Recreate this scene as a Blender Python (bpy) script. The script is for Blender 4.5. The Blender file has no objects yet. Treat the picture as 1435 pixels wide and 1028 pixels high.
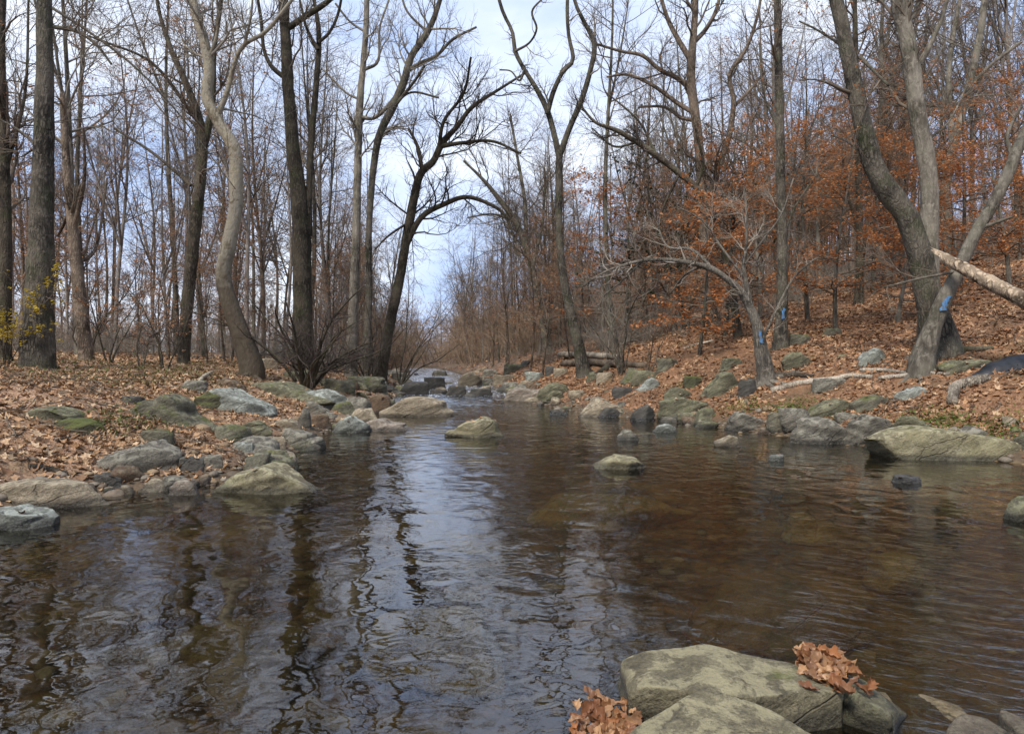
import bpy, math
import numpy as np
from mathutils import Vector

# ------------------------------------------------------------------ camera, world, sun, exposure
S = bpy.context.scene
COL = S.collection
F, CX, HZ, CAMZ = 935.0, 717.5, 505.0, 1.5          # focal length, centre column, horizon row (pixels of the photo), eye height

cam_d = bpy.data.cameras.new("camera")
cam = bpy.data.objects.new("camera", cam_d)
COL.objects.link(cam)
cam_d.sensor_width = 36.0
cam_d.lens = 36.0 * F / 1435.0
cam_d.shift_y = -(514.0 - HZ) / 1435.0
cam_d.clip_start, cam_d.clip_end = 0.05, 2000.0
cam.location = (0, 0, CAMZ)
cam.rotation_euler = (math.radians(90), 0, 0)
S.camera = cam

SUN_EL, SUN_AZ = math.radians(52), math.radians(212)   # azimuth from +Y, clockwise
w = bpy.data.worlds.new("World")
S.world = w
w.use_nodes = True
nt = w.node_tree
nt.nodes.clear()


def wn(t, **k):
    n = nt.nodes.new(t)
    for a, b in k.items():
        setattr(n, a, b)
    return n


sky = wn("ShaderNodeTexSky", sky_type='NISHITA', sun_disc=False, sun_elevation=SUN_EL, sun_rotation=SUN_AZ, air_density=1.0, dust_density=1.5)
skb = wn("ShaderNodeBackground"); skb.inputs[1].default_value = 0.085
nt.links.new(sky.outputs[0], skb.inputs[0])
tc = wn("ShaderNodeTexCoord")
mp = wn("ShaderNodeMapping"); mp.inputs['Scale'].default_value = (1.0, 1.0, 2.2)
nt.links.new(tc.outputs['Generated'], mp.inputs[0])
nz = wn("ShaderNodeTexNoise"); nz.inputs['Scale'].default_value = 2.6; nz.inputs['Detail'].default_value = 6; nz.inputs['Roughness'].default_value = .55
nt.links.new(mp.outputs[0], nz.inputs[0])
rp = wn("ShaderNodeValToRGB")
rp.color_ramp.elements[0].position = .38; rp.color_ramp.elements[0].color = (.43, .56, .86, 1)
rp.color_ramp.elements[1].position = .66; rp.color_ramp.elements[1].color = (.85, .90, .99, 1)
nt.links.new(nz.outputs[0], rp.inputs[0])
clb = wn("ShaderNodeBackground"); clb.inputs[1].default_value = 0.9
nt.links.new(rp.outputs[0], clb.inputs[0])
mx = wn("ShaderNodeMixShader"); mx.inputs[0].default_value = .86
nt.links.new(skb.outputs[0], mx.inputs[1]); nt.links.new(clb.outputs[0], mx.inputs[2])
wo = wn("ShaderNodeOutputWorld")
nt.links.new(mx.outputs[0], wo.inputs[0])

sd = bpy.data.lights.new("sun", 'SUN')
sd.energy = 2.8; sd.angle = math.radians(12); sd.color = (1.0, .95, .87)
sun = bpy.data.objects.new("sun", sd); COL.objects.link(sun)
sdir = Vector((math.sin(SUN_AZ) * math.cos(SUN_EL), math.cos(SUN_AZ) * math.cos(SUN_EL), math.sin(SUN_EL)))
sun.rotation_euler = sdir.to_track_quat('Z', 'Y').to_euler()

S.view_settings.view_transform = 'Standard'
S.view_settings.look = 'None'
S.view_settings.exposure = 0.72
S.view_settings.gamma = 1.0
S.render.engine = 'CYCLES'
cy = S.cycles
cy.max_bounces = 6; cy.diffuse_bounces = 2; cy.glossy_bounces = 3; cy.transmission_bounces = 3; cy.transparent_max_bounces = 10
cy.caustics_reflective = False; cy.caustics_refractive = False
cy.use_denoising = True
cy.denoiser = 'OPENIMAGEDENOISE'
cy.denoising_input_passes = 'RGB_ALBEDO_NORMAL'
cy.denoising_prefilter = 'ACCURATE'
S.render.film_transparent = False

# ------------------------------------------------------------------ helpers
rng = np.random.default_rng(11)


def vnoise(p, seed=0):
    p = np.asarray(p, float)
    i = np.floor(p).astype(np.int64); f = p - i
    f = f * f * (3 - 2 * f)

    def h(dx, dy, dz):
        n = (i[..., 0] + dx) * 374761393 + (i[..., 1] + dy) * 668265263 + (i[..., 2] + dz) * 2147483647 + seed * 144665
        n = (n ^ (n >> 13)) * 1274126177
        n = n & 0x7fffffff
        n = (n ^ (n >> 16)) & 0xffff
        return n / 65535.0
    x, y, z = f[..., 0], f[..., 1], f[..., 2]
    a = h(0, 0, 0) * (1 - x) + h(1, 0, 0) * x
    b = h(0, 1, 0) * (1 - x) + h(1, 1, 0) * x
    c = h(0, 0, 1) * (1 - x) + h(1, 0, 1) * x
    d = h(0, 1, 1) * (1 - x) + h(1, 1, 1) * x
    return (((a * (1 - y) + b * y) * (1 - z) + (c * (1 - y) + d * y) * z) - .5) * 2


def fbm(p, seed=0, o=4):
    p = np.asarray(p, float); s = 0; a = 1.0; t = 0
    for k in range(o):
        s = s + a * vnoise(p * (2 ** k) + k * 17.3, seed + k); t += a; a *= .5
    return s / t


def n2(x, y, sc, seed, o=3):
    return fbm(np.stack([np.asarray(x) * sc, np.asarray(y) * sc, np.zeros_like(np.asarray(x) * 1.0) + .5], -1), seed, o)


def nrm(v):
    return v / np.maximum(np.linalg.norm(v, axis=-1, keepdims=True), 1e-9)


def new_obj(name, mesh, parent=None):
    o = bpy.data.objects.new(name, mesh)
    COL.objects.link(o)
    if parent is not None:
        o.parent = parent
    return o


def tag(o, label=None, cat=None, group=None, kind=None):
    if label: o['label'] = label
    if cat: o['category'] = cat
    if group: o['group'] = group
    if kind: o['kind'] = kind
    return o


def mesh_np(name, V, faces, mat, smooth=True):
    """faces: list of (n, k) int arrays"""
    V = np.asarray(V, np.float32)
    me = bpy.data.meshes.new(name)
    me.vertices.add(len(V)); me.vertices.foreach_set("co", V.ravel())
    faces = [f for f in faces if len(f)]
    nl = sum(f.size for f in faces); nf = sum(len(f) for f in faces)
    me.loops.add(nl); me.polygons.add(nf)
    li = np.concatenate([f.ravel() for f in faces]).astype(np.int32)
    tot = np.concatenate([np.full(len(f), f.shape[1]) for f in faces])
    st = np.concatenate([[0], np.cumsum(tot)[:-1]]).astype(np.int32)
    me.loops.foreach_set("vertex_index", li)
    me.polygons.foreach_set("loop_start", st)
    if smooth:
        me.polygons.foreach_set("use_smooth", np.ones(nf, bool))
    me.update(calc_edges=True)
    if mat is not None:
        me.materials.append(mat)
    return me


def tubes(P, R, sides):
    """P (N,K,3), R (N,K) -> verts, quads"""
    N, K, _ = P.shape
    T = np.empty_like(P)
    T[:, 1:-1] = P[:, 2:] - P[:, :-2]; T[:, 0] = P[:, 1] - P[:, 0]; T[:, -1] = P[:, -1] - P[:, -2]
    T = nrm(T)
    mt = np.abs(nrm(P[:, -1] - P[:, 0]))
    ref = np.zeros((N, 3)); ref[np.arange(N), np.argmin(mt, 1)] = 1
    U = nrm(np.cross(T, ref[:, None, :])); Vv = np.cross(T, U)
    a = np.arange(sides) * 2 * math.pi / sides
    ring = P[:, :, None, :] + R[:, :, None, None] * (np.cos(a)[None, None, :, None] * U[:, :, None, :] + np.sin(a)[None, None, :, None] * Vv[:, :, None, :])
    idx = np.arange(N * K * sides).reshape(N, K, sides)
    q = np.stack([idx[:, :-1], np.roll(idx, -1, 2)[:, :-1], np.roll(idx, -1, 2)[:, 1:], idx[:, 1:]], -1)
    return ring.reshape(-1, 3), q.reshape(-1, 4)


class Batch:
    def __init__(s):
        s.V = []; s.Q = []; s.T = []; s.n = 0

    def tubes(s, P, R, sides):
        if len(P) == 0: return
        v, q = tubes(P, R, sides)
        s.V.append(v); s.Q.append(q + s.n); s.n += len(v)

    def raw(s, v, q=None, t=None):
        s.V.append(np.asarray(v, float))
        if q is not None: s.Q.append(np.asarray(q) + s.n)
        if t is not None: s.T.append(np.asarray(t) + s.n)
        s.n += len(v)

    def mesh(s, name, mat, smooth=True):
        f = []
        if s.Q: f.append(np.concatenate(s.Q))
        if s.T: f.append(np.concatenate(s.T))
        return mesh_np(name, np.concatenate(s.V), f, mat, smooth)

    def arrays(s):
        return np.concatenate(s.V), (np.concatenate(s.Q) if s.Q else np.zeros((0, 4), int)), (np.concatenate(s.T) if s.T else np.zeros((0, 3), int))


def smoothpath(pts, K):
    """Catmull-Rom resample of (n, m) points to K rows"""
    p = np.asarray(pts, float)
    if len(p) == 2:
        t = np.linspace(0, 1, K)[:, None]
        return p[0] * (1 - t) + p[1] * t
    q = np.vstack([2 * p[0] - p[1], p, 2 * p[-1] - p[-2]])
    d = np.linalg.norm(np.diff(p[:, :3], axis=0), axis=1); c = np.concatenate([[0], np.cumsum(d)])
    s = np.linspace(0, c[-1], K)
    k = np.clip(np.searchsorted(c, s, side='right') - 1, 0, len(p) - 2)
    u = ((s - c[k]) / np.maximum(d[k], 1e-9))[:, None]
    a, b, cc, dd = q[k], q[k + 1], q[k + 2], q[k + 3]
    return .5 * (2 * b + (cc - a) * u + (2 * a - 5 * b + 4 * cc - dd) * u ** 2 + (3 * b - a - 3 * cc + dd) * u ** 3)


# ------------------------------------------------------------------ materials
def mat_new(name):
    m = bpy.data.materials.new(name); m.use_nodes = True
    t = m.node_tree
    b = t.nodes['Principled BSDF']
    return m, t, b


def nd(t, ty, inp=None, **k):
    n = t.nodes.new(ty)
    for a, b in k.items(): setattr(n, a, b)
    if inp:
        for a, b in inp.items():
            if isinstance(b, bpy.types.NodeSocket): t.links.new(b, n.inputs[a])
            else: n.inputs[a].default_value = b
    return n


def ramp(t, fac, els):
    n = nd(t, "ShaderNodeValToRGB", {0: fac})
    e = n.color_ramp.elements
    while len(e) < len(els): e.new(.5)
    for i, (p, c) in enumerate(els):
        e[i].position = p; e[i].color = (*c, 1) if len(c) == 3 else c
    return n.outputs[0]


def mixc(t, fac, a, b, mode='MIX'):
    n = t.nodes.new("ShaderNodeMix"); n.data_type = 'RGBA'; n.blend_type = mode
    for s, v in ((0, fac), (6, a), (7, b)):
        if isinstance(v, bpy.types.NodeSocket): t.links.new(v, n.inputs[s])
        else: n.inputs[s].default_value = v if s == 0 else (*v, 1)
    return n.outputs[2]


def noise(t, co, scale, detail=4, rough=.55, dist=0.0):
    return nd(t, "ShaderNodeTexNoise", {'Vector': co, 'Scale': scale, 'Detail': detail, 'Roughness': rough, 'Distortion': dist}).outputs[0]


def mapped(t, co, sc):
    return nd(t, "ShaderNodeMapping", {0: co, 'Scale': sc}).outputs[0]


def bump(t, b, h, strength, dist=.02):
    n = nd(t, "ShaderNodeBump", {'Height': h, 'Strength': strength, 'Distance': dist})
    t.links.new(n.outputs[0], b.inputs['Normal'])


def bark(name, dark, light, spec=.2, patch=None, moss=0.0, vs=.25, scale=14, bs=.9, fur=1.0, lowdark=0.0):
    m, t, b = mat_new(name)
    co = nd(t, "ShaderNodeTexCoord").outputs['Object']
    rnd = nd(t, "ShaderNodeObjectInfo").outputs['Random']
    v = mapped(t, co, (1, 1, vs))
    fa = noise(t, v, scale, 6, .65, .6)
    vn = nd(t, "ShaderNodeTexVoronoi", {'Vector': mixc(t, .10, v, nd(t, "ShaderNodeTexNoise", {'Vector': co, 'Scale': 5.0, 'Detail': 4.0}).outputs[1]), 'Scale': scale * 1.3}, feature='DISTANCE_TO_EDGE').outputs[0]
    f = nd(t, "ShaderNodeMath", {0: fa, 1: nd(t, "ShaderNodeMapRange", {0: vn, 1: 0, 2: .28, 3: -.16 * fur, 4: .06 * fur}).outputs[0]}, operation='ADD').outputs[0]
    c = ramp(t, f, [(.39, dark), (.52, tuple((a_ + b_) * .42 for a_, b_ in zip(dark, light))), (.63, light)])
    ln_ = noise(t, co, 6.0, 6, .7)
    c = mixc(t, ramp(t, ln_, [(.57, (0, 0, 0)), (.62, (.4, .4, .4))]), c, tuple(min(1, x * 1.9) for x in light))
    big = noise(t, co, 1.3, 3)
    c = mixc(t, ramp(t, big, [(.4, (0, 0, 0)), (.62, (.55, .55, .55))]), c, tuple(min(1, x * 1.5) for x in light))
    if patch:
        pn = noise(t, mapped(t, co, (1, 1, .6)), 5.0, 3, .5, 1.2)
        c = mixc(t, ramp(t, pn, [(.45, (0, 0, 0)), (.50, (1, 1, 1))]), c, patch)
    if moss:
        mn = noise(t, co, 2.2, 5, .6)
        c = mixc(t, ramp(t, mn, [(.5, (0, 0, 0)), (.68, (moss, moss, moss))]), c, (.07, .085, .03))
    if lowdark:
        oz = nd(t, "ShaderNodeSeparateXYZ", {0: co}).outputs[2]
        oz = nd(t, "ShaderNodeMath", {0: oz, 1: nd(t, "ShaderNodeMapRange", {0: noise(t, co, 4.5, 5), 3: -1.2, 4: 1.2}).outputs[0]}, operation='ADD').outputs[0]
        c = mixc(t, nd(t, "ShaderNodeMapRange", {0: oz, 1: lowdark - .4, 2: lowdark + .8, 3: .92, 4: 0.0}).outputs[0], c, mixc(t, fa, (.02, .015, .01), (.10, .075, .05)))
    hv = nd(t, "ShaderNodeHueSaturation", {'Color': c, 'Value': nd(t, "ShaderNodeMapRange", {0: rnd, 3: .75, 4: 1.3}).outputs[0]}).outputs[0]
    t.links.new(hv, b.inputs['Base Color'])
    b.inputs['Roughness'].default_value = .9
    b.inputs['Specular IOR Level'].default_value = spec
    bump(t, b, f, min(1, bs * 1.1), .06)
    return m


M = {}
M['bark_dark'] = bark("dark_bark", (.020, .015, .010), (.085, .069, .049), moss=.3)
M['bark_grey'] = bark("grey_bark", (.024, .020, .015), (.125, .107, .082), moss=.35)
M['bark_light'] = bark("light_grey_bark", (.065, .055, .042), (.20, .175, .138), moss=.25, scale=9, fur=.6)
M['bark_brown'] = bark("brown_bark", (.04, .029, .02), (.165, .125, .09))
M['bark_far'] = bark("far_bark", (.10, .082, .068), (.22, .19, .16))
M['bark_dead'] = bark("dead_standing_bark", (.05, .042, .034), (.20, .175, .14), vs=.1, scale=18)
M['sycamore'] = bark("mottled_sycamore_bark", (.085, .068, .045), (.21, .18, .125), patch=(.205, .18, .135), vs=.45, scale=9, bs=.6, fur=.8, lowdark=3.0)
M['dead'] = bark("weathered_dead_wood", (.12, .095, .07), (.42, .36, .28), vs=.08, scale=20)
M['log'] = bark("barkless_log_wood", (.05, .036, .024), (.34, .26, .18), vs=.3, scale=9, fur=1.6)
M['rot'] = bark("wet_dark_wood", (.02, .016, .012), (.09, .07, .05), vs=.15, scale=16)


def twigmat(name, c):
    m, t, b = mat_new(name)
    rnd = nd(t, "ShaderNodeObjectInfo").outputs['Random']
    isl = nd(t, "ShaderNodeNewGeometry").outputs['Random Per Island']
    cc = mixc(t, isl, tuple(x * .7 for x in c), tuple(min(1, x * 1.35) for x in c))
    hv = nd(t, "ShaderNodeHueSaturation", {'Color': cc, 'Value': nd(t, "ShaderNodeMapRange", {0: rnd, 3: .8, 4: 1.25}).outputs[0]}).outputs[0]
    t.links.new(hv, b.inputs['Base Color'])
    b.inputs['Roughness'].default_value = .85
    b.inputs['Specular IOR Level'].default_value = .2
    return m


M['twig'] = twigmat("brown_twigs", (.12, .093, .068))
M['twig_grey'] = twigmat("grey_twigs", (.185, .162, .13))
M['twig_dark'] = twigmat("dark_twigs", (.055, .042, .034))
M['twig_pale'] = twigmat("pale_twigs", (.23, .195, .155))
M['twig_far'] = twigmat("far_twigs", (.165, .128, .098))


def leafmat(name, cols, trans=.25, rough=.7):
    m, t, b = mat_new(name)
    isl = nd(t, "ShaderNodeNewGeometry").outputs['Random Per Island']
    n = len(cols)
    c = ramp(t, isl, [(i / (n - 1), cc) for i, cc in enumerate(cols)])
    co = nd(t, "ShaderNodeTexCoord").outputs['Object']
    f = noise(t, co, 40, 2)
    c = mixc(t, ramp(t, f, [(.35, (.35, .35, .35)), (.6, (0, 0, 0))]), c, tuple(x * .45 for x in cols[0]))
    t.links.new(c, b.inputs['Base Color'])
    b.inputs['Roughness'].default_value = rough
    b.inputs['Specular IOR Level'].default_value = .25
    tr = nd(t, "ShaderNodeBsdfTranslucent", {0: c})
    mx = nd(t, "ShaderNodeMixShader", {0: trans, 1: b.outputs[0], 2: tr.outputs[0]})
    t.links.new(mx.outputs[0], t.nodes['Material Output'].inputs[0])
    return m


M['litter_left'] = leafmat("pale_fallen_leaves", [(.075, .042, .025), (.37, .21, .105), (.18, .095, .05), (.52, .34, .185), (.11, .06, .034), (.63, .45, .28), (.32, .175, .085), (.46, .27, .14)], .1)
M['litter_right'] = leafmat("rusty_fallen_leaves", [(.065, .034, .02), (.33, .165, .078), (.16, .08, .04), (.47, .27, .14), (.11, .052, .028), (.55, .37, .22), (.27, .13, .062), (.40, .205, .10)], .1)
M['beech'] = leafmat("orange_beech_leaves", [(.34, .13, .045), (.55, .23, .08), (.44, .17, .06), (.62, .31, .13)], .4)
M['russet'] = leafmat("russet_oak_leaves", [(.26, .13, .065), (.45, .245, .125), (.35, .175, .09), (.52, .31, .18)], .35)
M['yellow'] = leafmat("yellow_leaves", [(.46, .32, .03), (.58, .42, .05), (.34, .28, .03)], .4)
M['olive'] = leafmat("olive_herb_leaves", [(.05, .065, .015), (.10, .11, .028), (.15, .13, .045), (.07, .09, .02)], .3)
M['green'] = leafmat("green_moss_leaves", [(.055, .10, .012), (.11, .17, .022), (.16, .20, .035)], .3)
M['evergreen'] = leafmat("evergreen_leaves", [(.018, .03, .012), (.035, .055, .02), (.025, .04, .018)], .2)
M['wetleaf'] = leafmat("wet_brown_leaves", [(.10, .045, .025), (.42, .20, .085), (.20, .085, .04), (.52, .31, .16), (.14, .06, .03), (.36, .15, .06)], .2, .4)


def rockmat(name, dark, light, lichen, lf=.5, moss=0.0, wet=True, warm=None):
    m, t, b = mat_new(name)
    g = nd(t, "ShaderNodeNewGeometry")
    co = g.outputs['Position']
    sx = nd(t, "ShaderNodeSeparateXYZ", {0: co})
    nx = nd(t, "ShaderNodeSeparateXYZ", {0: g.outputs['Normal']})
    st = mapped(t, nd(t, "ShaderNodeVectorRotate", {'Vector': co, 'Angle': .5, 'Axis': (0.3, 1, .1)}).outputs[0], (1, 1, 4))
    f1 = noise(t, st, 3.2, 8, .62, .4)
    f2 = noise(t, co, 22, 6, .7)
    c = ramp(t, f1, [(.3, dark), (.5, tuple((a + b_) / 2 for a, b_ in zip(dark, light))), (.7, light)])
    c = mixc(t, .42, c, ramp(t, f2, [(.3, (.25, .25, .25)), (.7, (1, 1, 1))]), 'MULTIPLY')
    f3 = noise(t, co, 7.5, 6, .68, .3)
    f6 = noise(t, co, 75, 3, .7)
    c = mixc(t, .8, c, ramp(t, f6, [(.36, (.55, .55, .55)), (.55, (1, 1, 1)), (.72, (1.35, 1.35, 1.3))]), 'MULTIPLY')
    up = nd(t, "ShaderNodeMapRange", {0: nx.outputs[2], 1: .1, 2: .8}).outputs[0]
    lm = nd(t, "ShaderNodeMath", {0: ramp(t, f3, [(.49, (0, 0, 0)), (.555, (lf, lf, lf))]), 1: up}, operation='MULTIPLY').outputs[0]
    c = mixc(t, lm, c, lichen)
    if warm:
        f5 = noise(t, co, 2.1, 4, .55)
        c = mixc(t, ramp(t, f5, [(.45, (0, 0, 0)), (.65, (.6, .6, .6))]), c, warm)
    if moss:
        f4 = noise(t, co, 3.4, 6, .65)
        mm = nd(t, "ShaderNodeMath", {0: ramp(t, f4, [(.62 - .3 * moss, (0, 0, 0)), (.74 - .3 * moss, (1, 1, 1))]), 1: up}, operation='MULTIPLY').outputs[0]
        c = mixc(t, mm, c, mixc(t, f2, (.04, .046, .014), (.14, .15, .035)))
    ck = nd(t, "ShaderNodeTexVoronoi", {'Vector': mixc(t, .34, mapped(t, st, (1, 1, .8)), nd(t, "ShaderNodeTexNoise", {'Vector': co, 'Scale': 3.0, 'Detail': 5.0}).outputs[1]), 'Scale': 1.25}, feature='DISTANCE_TO_EDGE').outputs[0]
    ckm = nd(t, "ShaderNodeMapRange", {0: ck, 1: .0, 2: .02, 3: .6, 4: 0.0}).outputs[0]
    ckm = nd(t, "ShaderNodeMath", {0: ckm, 1: ramp(t, noise(t, co, 1.7, 3), [(.45, (0, 0, 0)), (.62, (1, 1, 1))])}, operation='MULTIPLY').outputs[0]
    c = mixc(t, ckm, c, tuple(x * .35 for x in dark))
    rough = .85
    if wet:
        wz = nd(t, "ShaderNodeMath", {0: sx.outputs[2], 1: nd(t, "ShaderNodeMath", {0: f3, 1: .14}, operation='MULTIPLY').outputs[0]}, operation='SUBTRACT').outputs[0]
        wm = nd(t, "ShaderNodeMapRange", {0: wz, 1: -.02, 2: .03, 3: 1.0, 4: 0.0}).outputs[0]
        c = mixc(t, wm, c, mixc(t, .35, (.012, .010, .008), c))
        rg = nd(t, "ShaderNodeMapRange", {0: wm, 3: .85, 4: .25}).outputs[0]
        t.links.new(rg, b.inputs['Roughness'])
    else:
        b.inputs['Roughness'].default_value = rough
    t.links.new(c, b.inputs['Base Color'])
    b.inputs['Specular IOR Level'].default_value = .3
    hh = nd(t, "ShaderNodeMath", {0: nd(t, "ShaderNodeMath", {0: f1, 1: f2}, operation='ADD').outputs[0], 1: ckm}, operation='SUBTRACT').outputs[0]
    bump(t, b, hh, .95, .05)
    return m


M['r_grey'] = rockmat("grey_schist", (.06, .053, .04), (.26, .23, .18), (.37, .345, .265), .5)
M['r_olive'] = rockmat("olive_schist", (.06, .054, .034), (.22, .20, .125), (.30, .29, .17), .5, moss=.25)
M['r_tan'] = rockmat("tan_stone", (.14, .11, .07), (.42, .34, .235), (.50, .43, .30), .5)
M['r_pale'] = rockmat("pale_bluish_stone", (.11, .11, .09), (.34, .345, .29), (.44, .46, .40), .7)
M['r_yellow'] = rockmat("yellow_green_stone", (.10, .085, .05), (.33, .28, .175), (.44, .40, .25), .7, warm=(.24, .21, .11), moss=.15)
M['r_moss'] = rockmat("mossy_stone", (.05, .046, .032), (.22, .195, .135), (.29, .28, .18), .45, moss=.42)
M['r_green'] = rockmat("moss_covered_stone", (.045, .042, .024), (.14, .13, .075), (.16, .19, .05), .5, moss=1.2)
M['r_pink'] = rockmat("pinkish_stone", (.13, .10, .075), (.38, .31, .24), (.44, .40, .32), .4)
M['r_brown'] = rockmat("brown_stone", (.07, .045, .028), (.24, .16, .10), (.28, .24, .16), .4)
M['r_wet'] = rockmat("dark_wet_stone", (.024, .021, .017), (.105, .092, .072), (.17, .155, .12), .3)
M['r_sunk_ochre'] = rockmat("sunken_ochre_stone", (.20, .14, .06), (.52, .40, .20), (.44, .36, .20), .4, wet=False)
M['r_sunk_brown'] = rockmat("sunken_brown_stone", (.10, .075, .04), (.32, .24, .13), (.30, .24, .15), .4, wet=False)
M['r_fore'] = rockmat("lichened_olive_stone", (.12, .10, .062), (.30, .26, .16), (.42, .37, .22), .55, moss=.12)
for k in ('r_wet',):
    M[k].node_tree.nodes['Principled BSDF'].inputs['Specular IOR Level'].default_value = .6

# ------------------------------------------------------------------ terrain
LY = np.array([-14, 0, 3, 5, 6.5, 7.6, 8.2, 10.4, 13.4, 15.6, 20, 26, 31.6, 51, 70, 84, 96, 240.])
LX = np.array([-10, -7.5, -6.2, -5.6, -5.1, -4.5, -3.5, -3.5, -3.9, -3.9, -4.1, -4.5, -5.3, -8, -10.5, -15, -34, -300.])
RY = np.array([-14, 0, 5, 8, 9.7, 11.7, 13, 14.8, 16.7, 18.7, 21, 25, 31.6, 51, 70, 88, 104, 240.])
RX = np.array([10, 9.2, 8.6, 8.0, 7.5, 6.2, 5.6, 4.7, 3.7, 2.2, 1.6, .4, -.6, -3.3, -6.8, -11.5, -33, -290.])


def wlev(y):
    return np.interp(y, [22, 25, 34, 50, 80, 240], [0, .06, .15, .30, .5, .55])


def pdist(x, y, px, py):
    d = np.full(np.shape(x), 1e9)
    for i in range(len(px) - 1):
        ax, ay, bx, by = px[i], py[i], px[i + 1], py[i + 1]
        dx, dy = bx - ax, by - ay
        t = np.clip(((x - ax) * dx + (y - ay) * dy) / (dx * dx + dy * dy), 0, 1)
        d = np.minimum(d, np.hypot(x - ax - t * dx, y - ay - t * dy))
    return d


def height(x, y):
    x = np.asarray(x, float); y = np.asarray(y, float)
    dl = pdist(x, y, LX, LY) * np.where(x < np.interp(y, LY, LX), 1, -1)
    dr = pdist(x, y, RX, RY) * np.where(x > np.interp(y, RY, RX), 1, -1)
    wob = n2(x, y, .7, 3) * .35
    dl = dl + wob; dr = dr + wob
    hl = np.interp(dl, [0, .4, 1, 2.5, 4, 7, 12, 30, 100], [0, .16, .35, .72, 1.08, 1.36, 1.6, 2.0, 4.5])
    hr = np.interp(dr, [0, .5, 1.5, 3, 4.4, 8, 20, 60, 120], [0, .26, .6, 1.28, 1.75, 2.7, 5.6, 15.5, 24])
    vf = np.interp(x / np.maximum(y, 1), [-.3, -.12, .05, .3], [.10, .16, .5, 1.0])
    hr = hr * (1 + (vf - 1) * np.interp(y, [50, 90], [0, 1]))
    ins = np.minimum(-dl, -dr)
    bed = -np.interp(ins, [0, .3, 1, 2.5, 5], [0, .08, .2, .34, .42])
    h = np.where(dl > 0, hl, np.where(dr > 0, hr, bed))
    amp = np.clip(np.maximum(dl, dr) + .5, .25, 1.5)
    h = h + (n2(x, y, .45, 5) * .12 + n2(x, y, 1.9, 7) * .06) * amp
    return h + wlev(y)


def at(px, py, Y):
    return np.array([(px - CX) / F * Y, Y, CAMZ + (HZ - py) / F * Y])


def ground_hit(px, py, lo=1.5, hi=120):
    ys = np.concatenate([np.arange(lo, 30, .05), np.arange(30, hi, .25)])
    x = (px - CX) / F * ys; z = CAMZ + (HZ - py) / F * ys
    g = np.maximum(height(x, ys), wlev(ys))
    k = np.argmax(z <= g)
    if not (z <= g).any(): k = len(ys) - 1
    return x[k], ys[k], g[k]


def graded(a, b, c, fine, growth):
    v = [c]; s = fine
    while v[-1] < b:
        v.append(v[-1] + s); s = min(s * growth, 6)
    u = [c]; s = fine
    while u[-1] > a:
        u.append(u[-1] - s); s = min(s * growth, 6)
    return np.array(u[::-1][:-1] + v)


gx = np.unique(np.concatenate([np.arange(-10, 12, .12), graded(-160, -10, -10, .14, 1.05), graded(12, 160, 12, .14, 1.05)]))
gy = np.unique(np.concatenate([np.arange(1, 24, .12), graded(-14, 1, 1, .2, 1.1), graded(24, 260, 24, .14, 1.03)]))
GX, GY = np.meshgrid(gx, gy)
GH = height(GX, GY)
nx_, ny_ = len(gx), len(gy)
idx = np.arange(nx_ * ny_).reshape(ny_, nx_)
quads = np.stack([idx[:-1, :-1], idx[:-1, 1:], idx[1:, 1:], idx[1:, :-1]], -1).reshape(-1, 4)

mg, t, b = mat_new("forest_soil_and_stream_bed")
g = nd(t, "ShaderNodeNewGeometry"); co = g.outputs['Position']
sp = nd(t, "ShaderNodeSeparateXYZ", {0: co})
vo = nd(t, "ShaderNodeTexVoronoi", {'Vector': mapped(t, co, (1, 1.15, 1)), 'Scale': 5.5, 'Randomness': 1})
vo2 = nd(t, "ShaderNodeTexVoronoi", {'Vector': co, 'Scale': 14.0})
peb = ramp(t, nd(t, "ShaderNodeSeparateColor", {0: vo.outputs['Color']}).outputs[0], [(0, (.045, .036, .02)), (.4, (.12, .092, .046)), (.7, (.20, .15, .075)), (1, (.30, .24, .14))])
peb2 = ramp(t, nd(t, "ShaderNodeSeparateColor", {0: vo2.outputs['Color']}).outputs[1], [(0, (.055, .035, .02)), (.6, (.15, .10, .05)), (1, (.22, .125, .05))])
peb = mixc(t, ramp(t, noise(t, co, 2.2, 3), [(.42, (0, 0, 0)), (.55, (1, 1, 1))]), peb, peb2)
peb = mixc(t, .75, peb, ramp(t, vo.outputs['Distance'], [(0, (1, 1, 1)), (.55, (.55, .5, .45)), (.75, (.2, .18, .15))]), 'MULTIPLY')
sand = noise(t, co, .55, 3)
peb = mixc(t, ramp(t, sand, [(.52, (0, 0, 0)), (.66, (.75, .75, .75))]), peb, (.27, .19, .085))
vl = nd(t, "ShaderNodeTexVoronoi", {'Vector': nd(t, "ShaderNodeVectorMath", {0: co, 1: nd(t, "ShaderNodeTexNoise", {'Vector': co, 'Scale': 9.0}).outputs[1]}, operation='ADD').outputs[0], 'Scale': 9.0})
lr = nd(t, "ShaderNodeSeparateColor", {0: vl.outputs['Color']}).outputs[0]
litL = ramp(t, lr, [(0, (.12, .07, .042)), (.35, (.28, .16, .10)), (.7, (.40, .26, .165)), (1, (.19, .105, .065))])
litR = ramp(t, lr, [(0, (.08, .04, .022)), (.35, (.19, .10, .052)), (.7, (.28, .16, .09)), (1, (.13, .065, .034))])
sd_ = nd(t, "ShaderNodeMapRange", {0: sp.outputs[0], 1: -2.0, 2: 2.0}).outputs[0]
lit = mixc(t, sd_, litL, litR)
lit = mixc(t, nd(t, "ShaderNodeMapRange", {0: sp.outputs[1], 1: 32, 2: 60, 3: 0.0, 4: .85}).outputs[0], lit, (.125, .088, .068))
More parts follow.
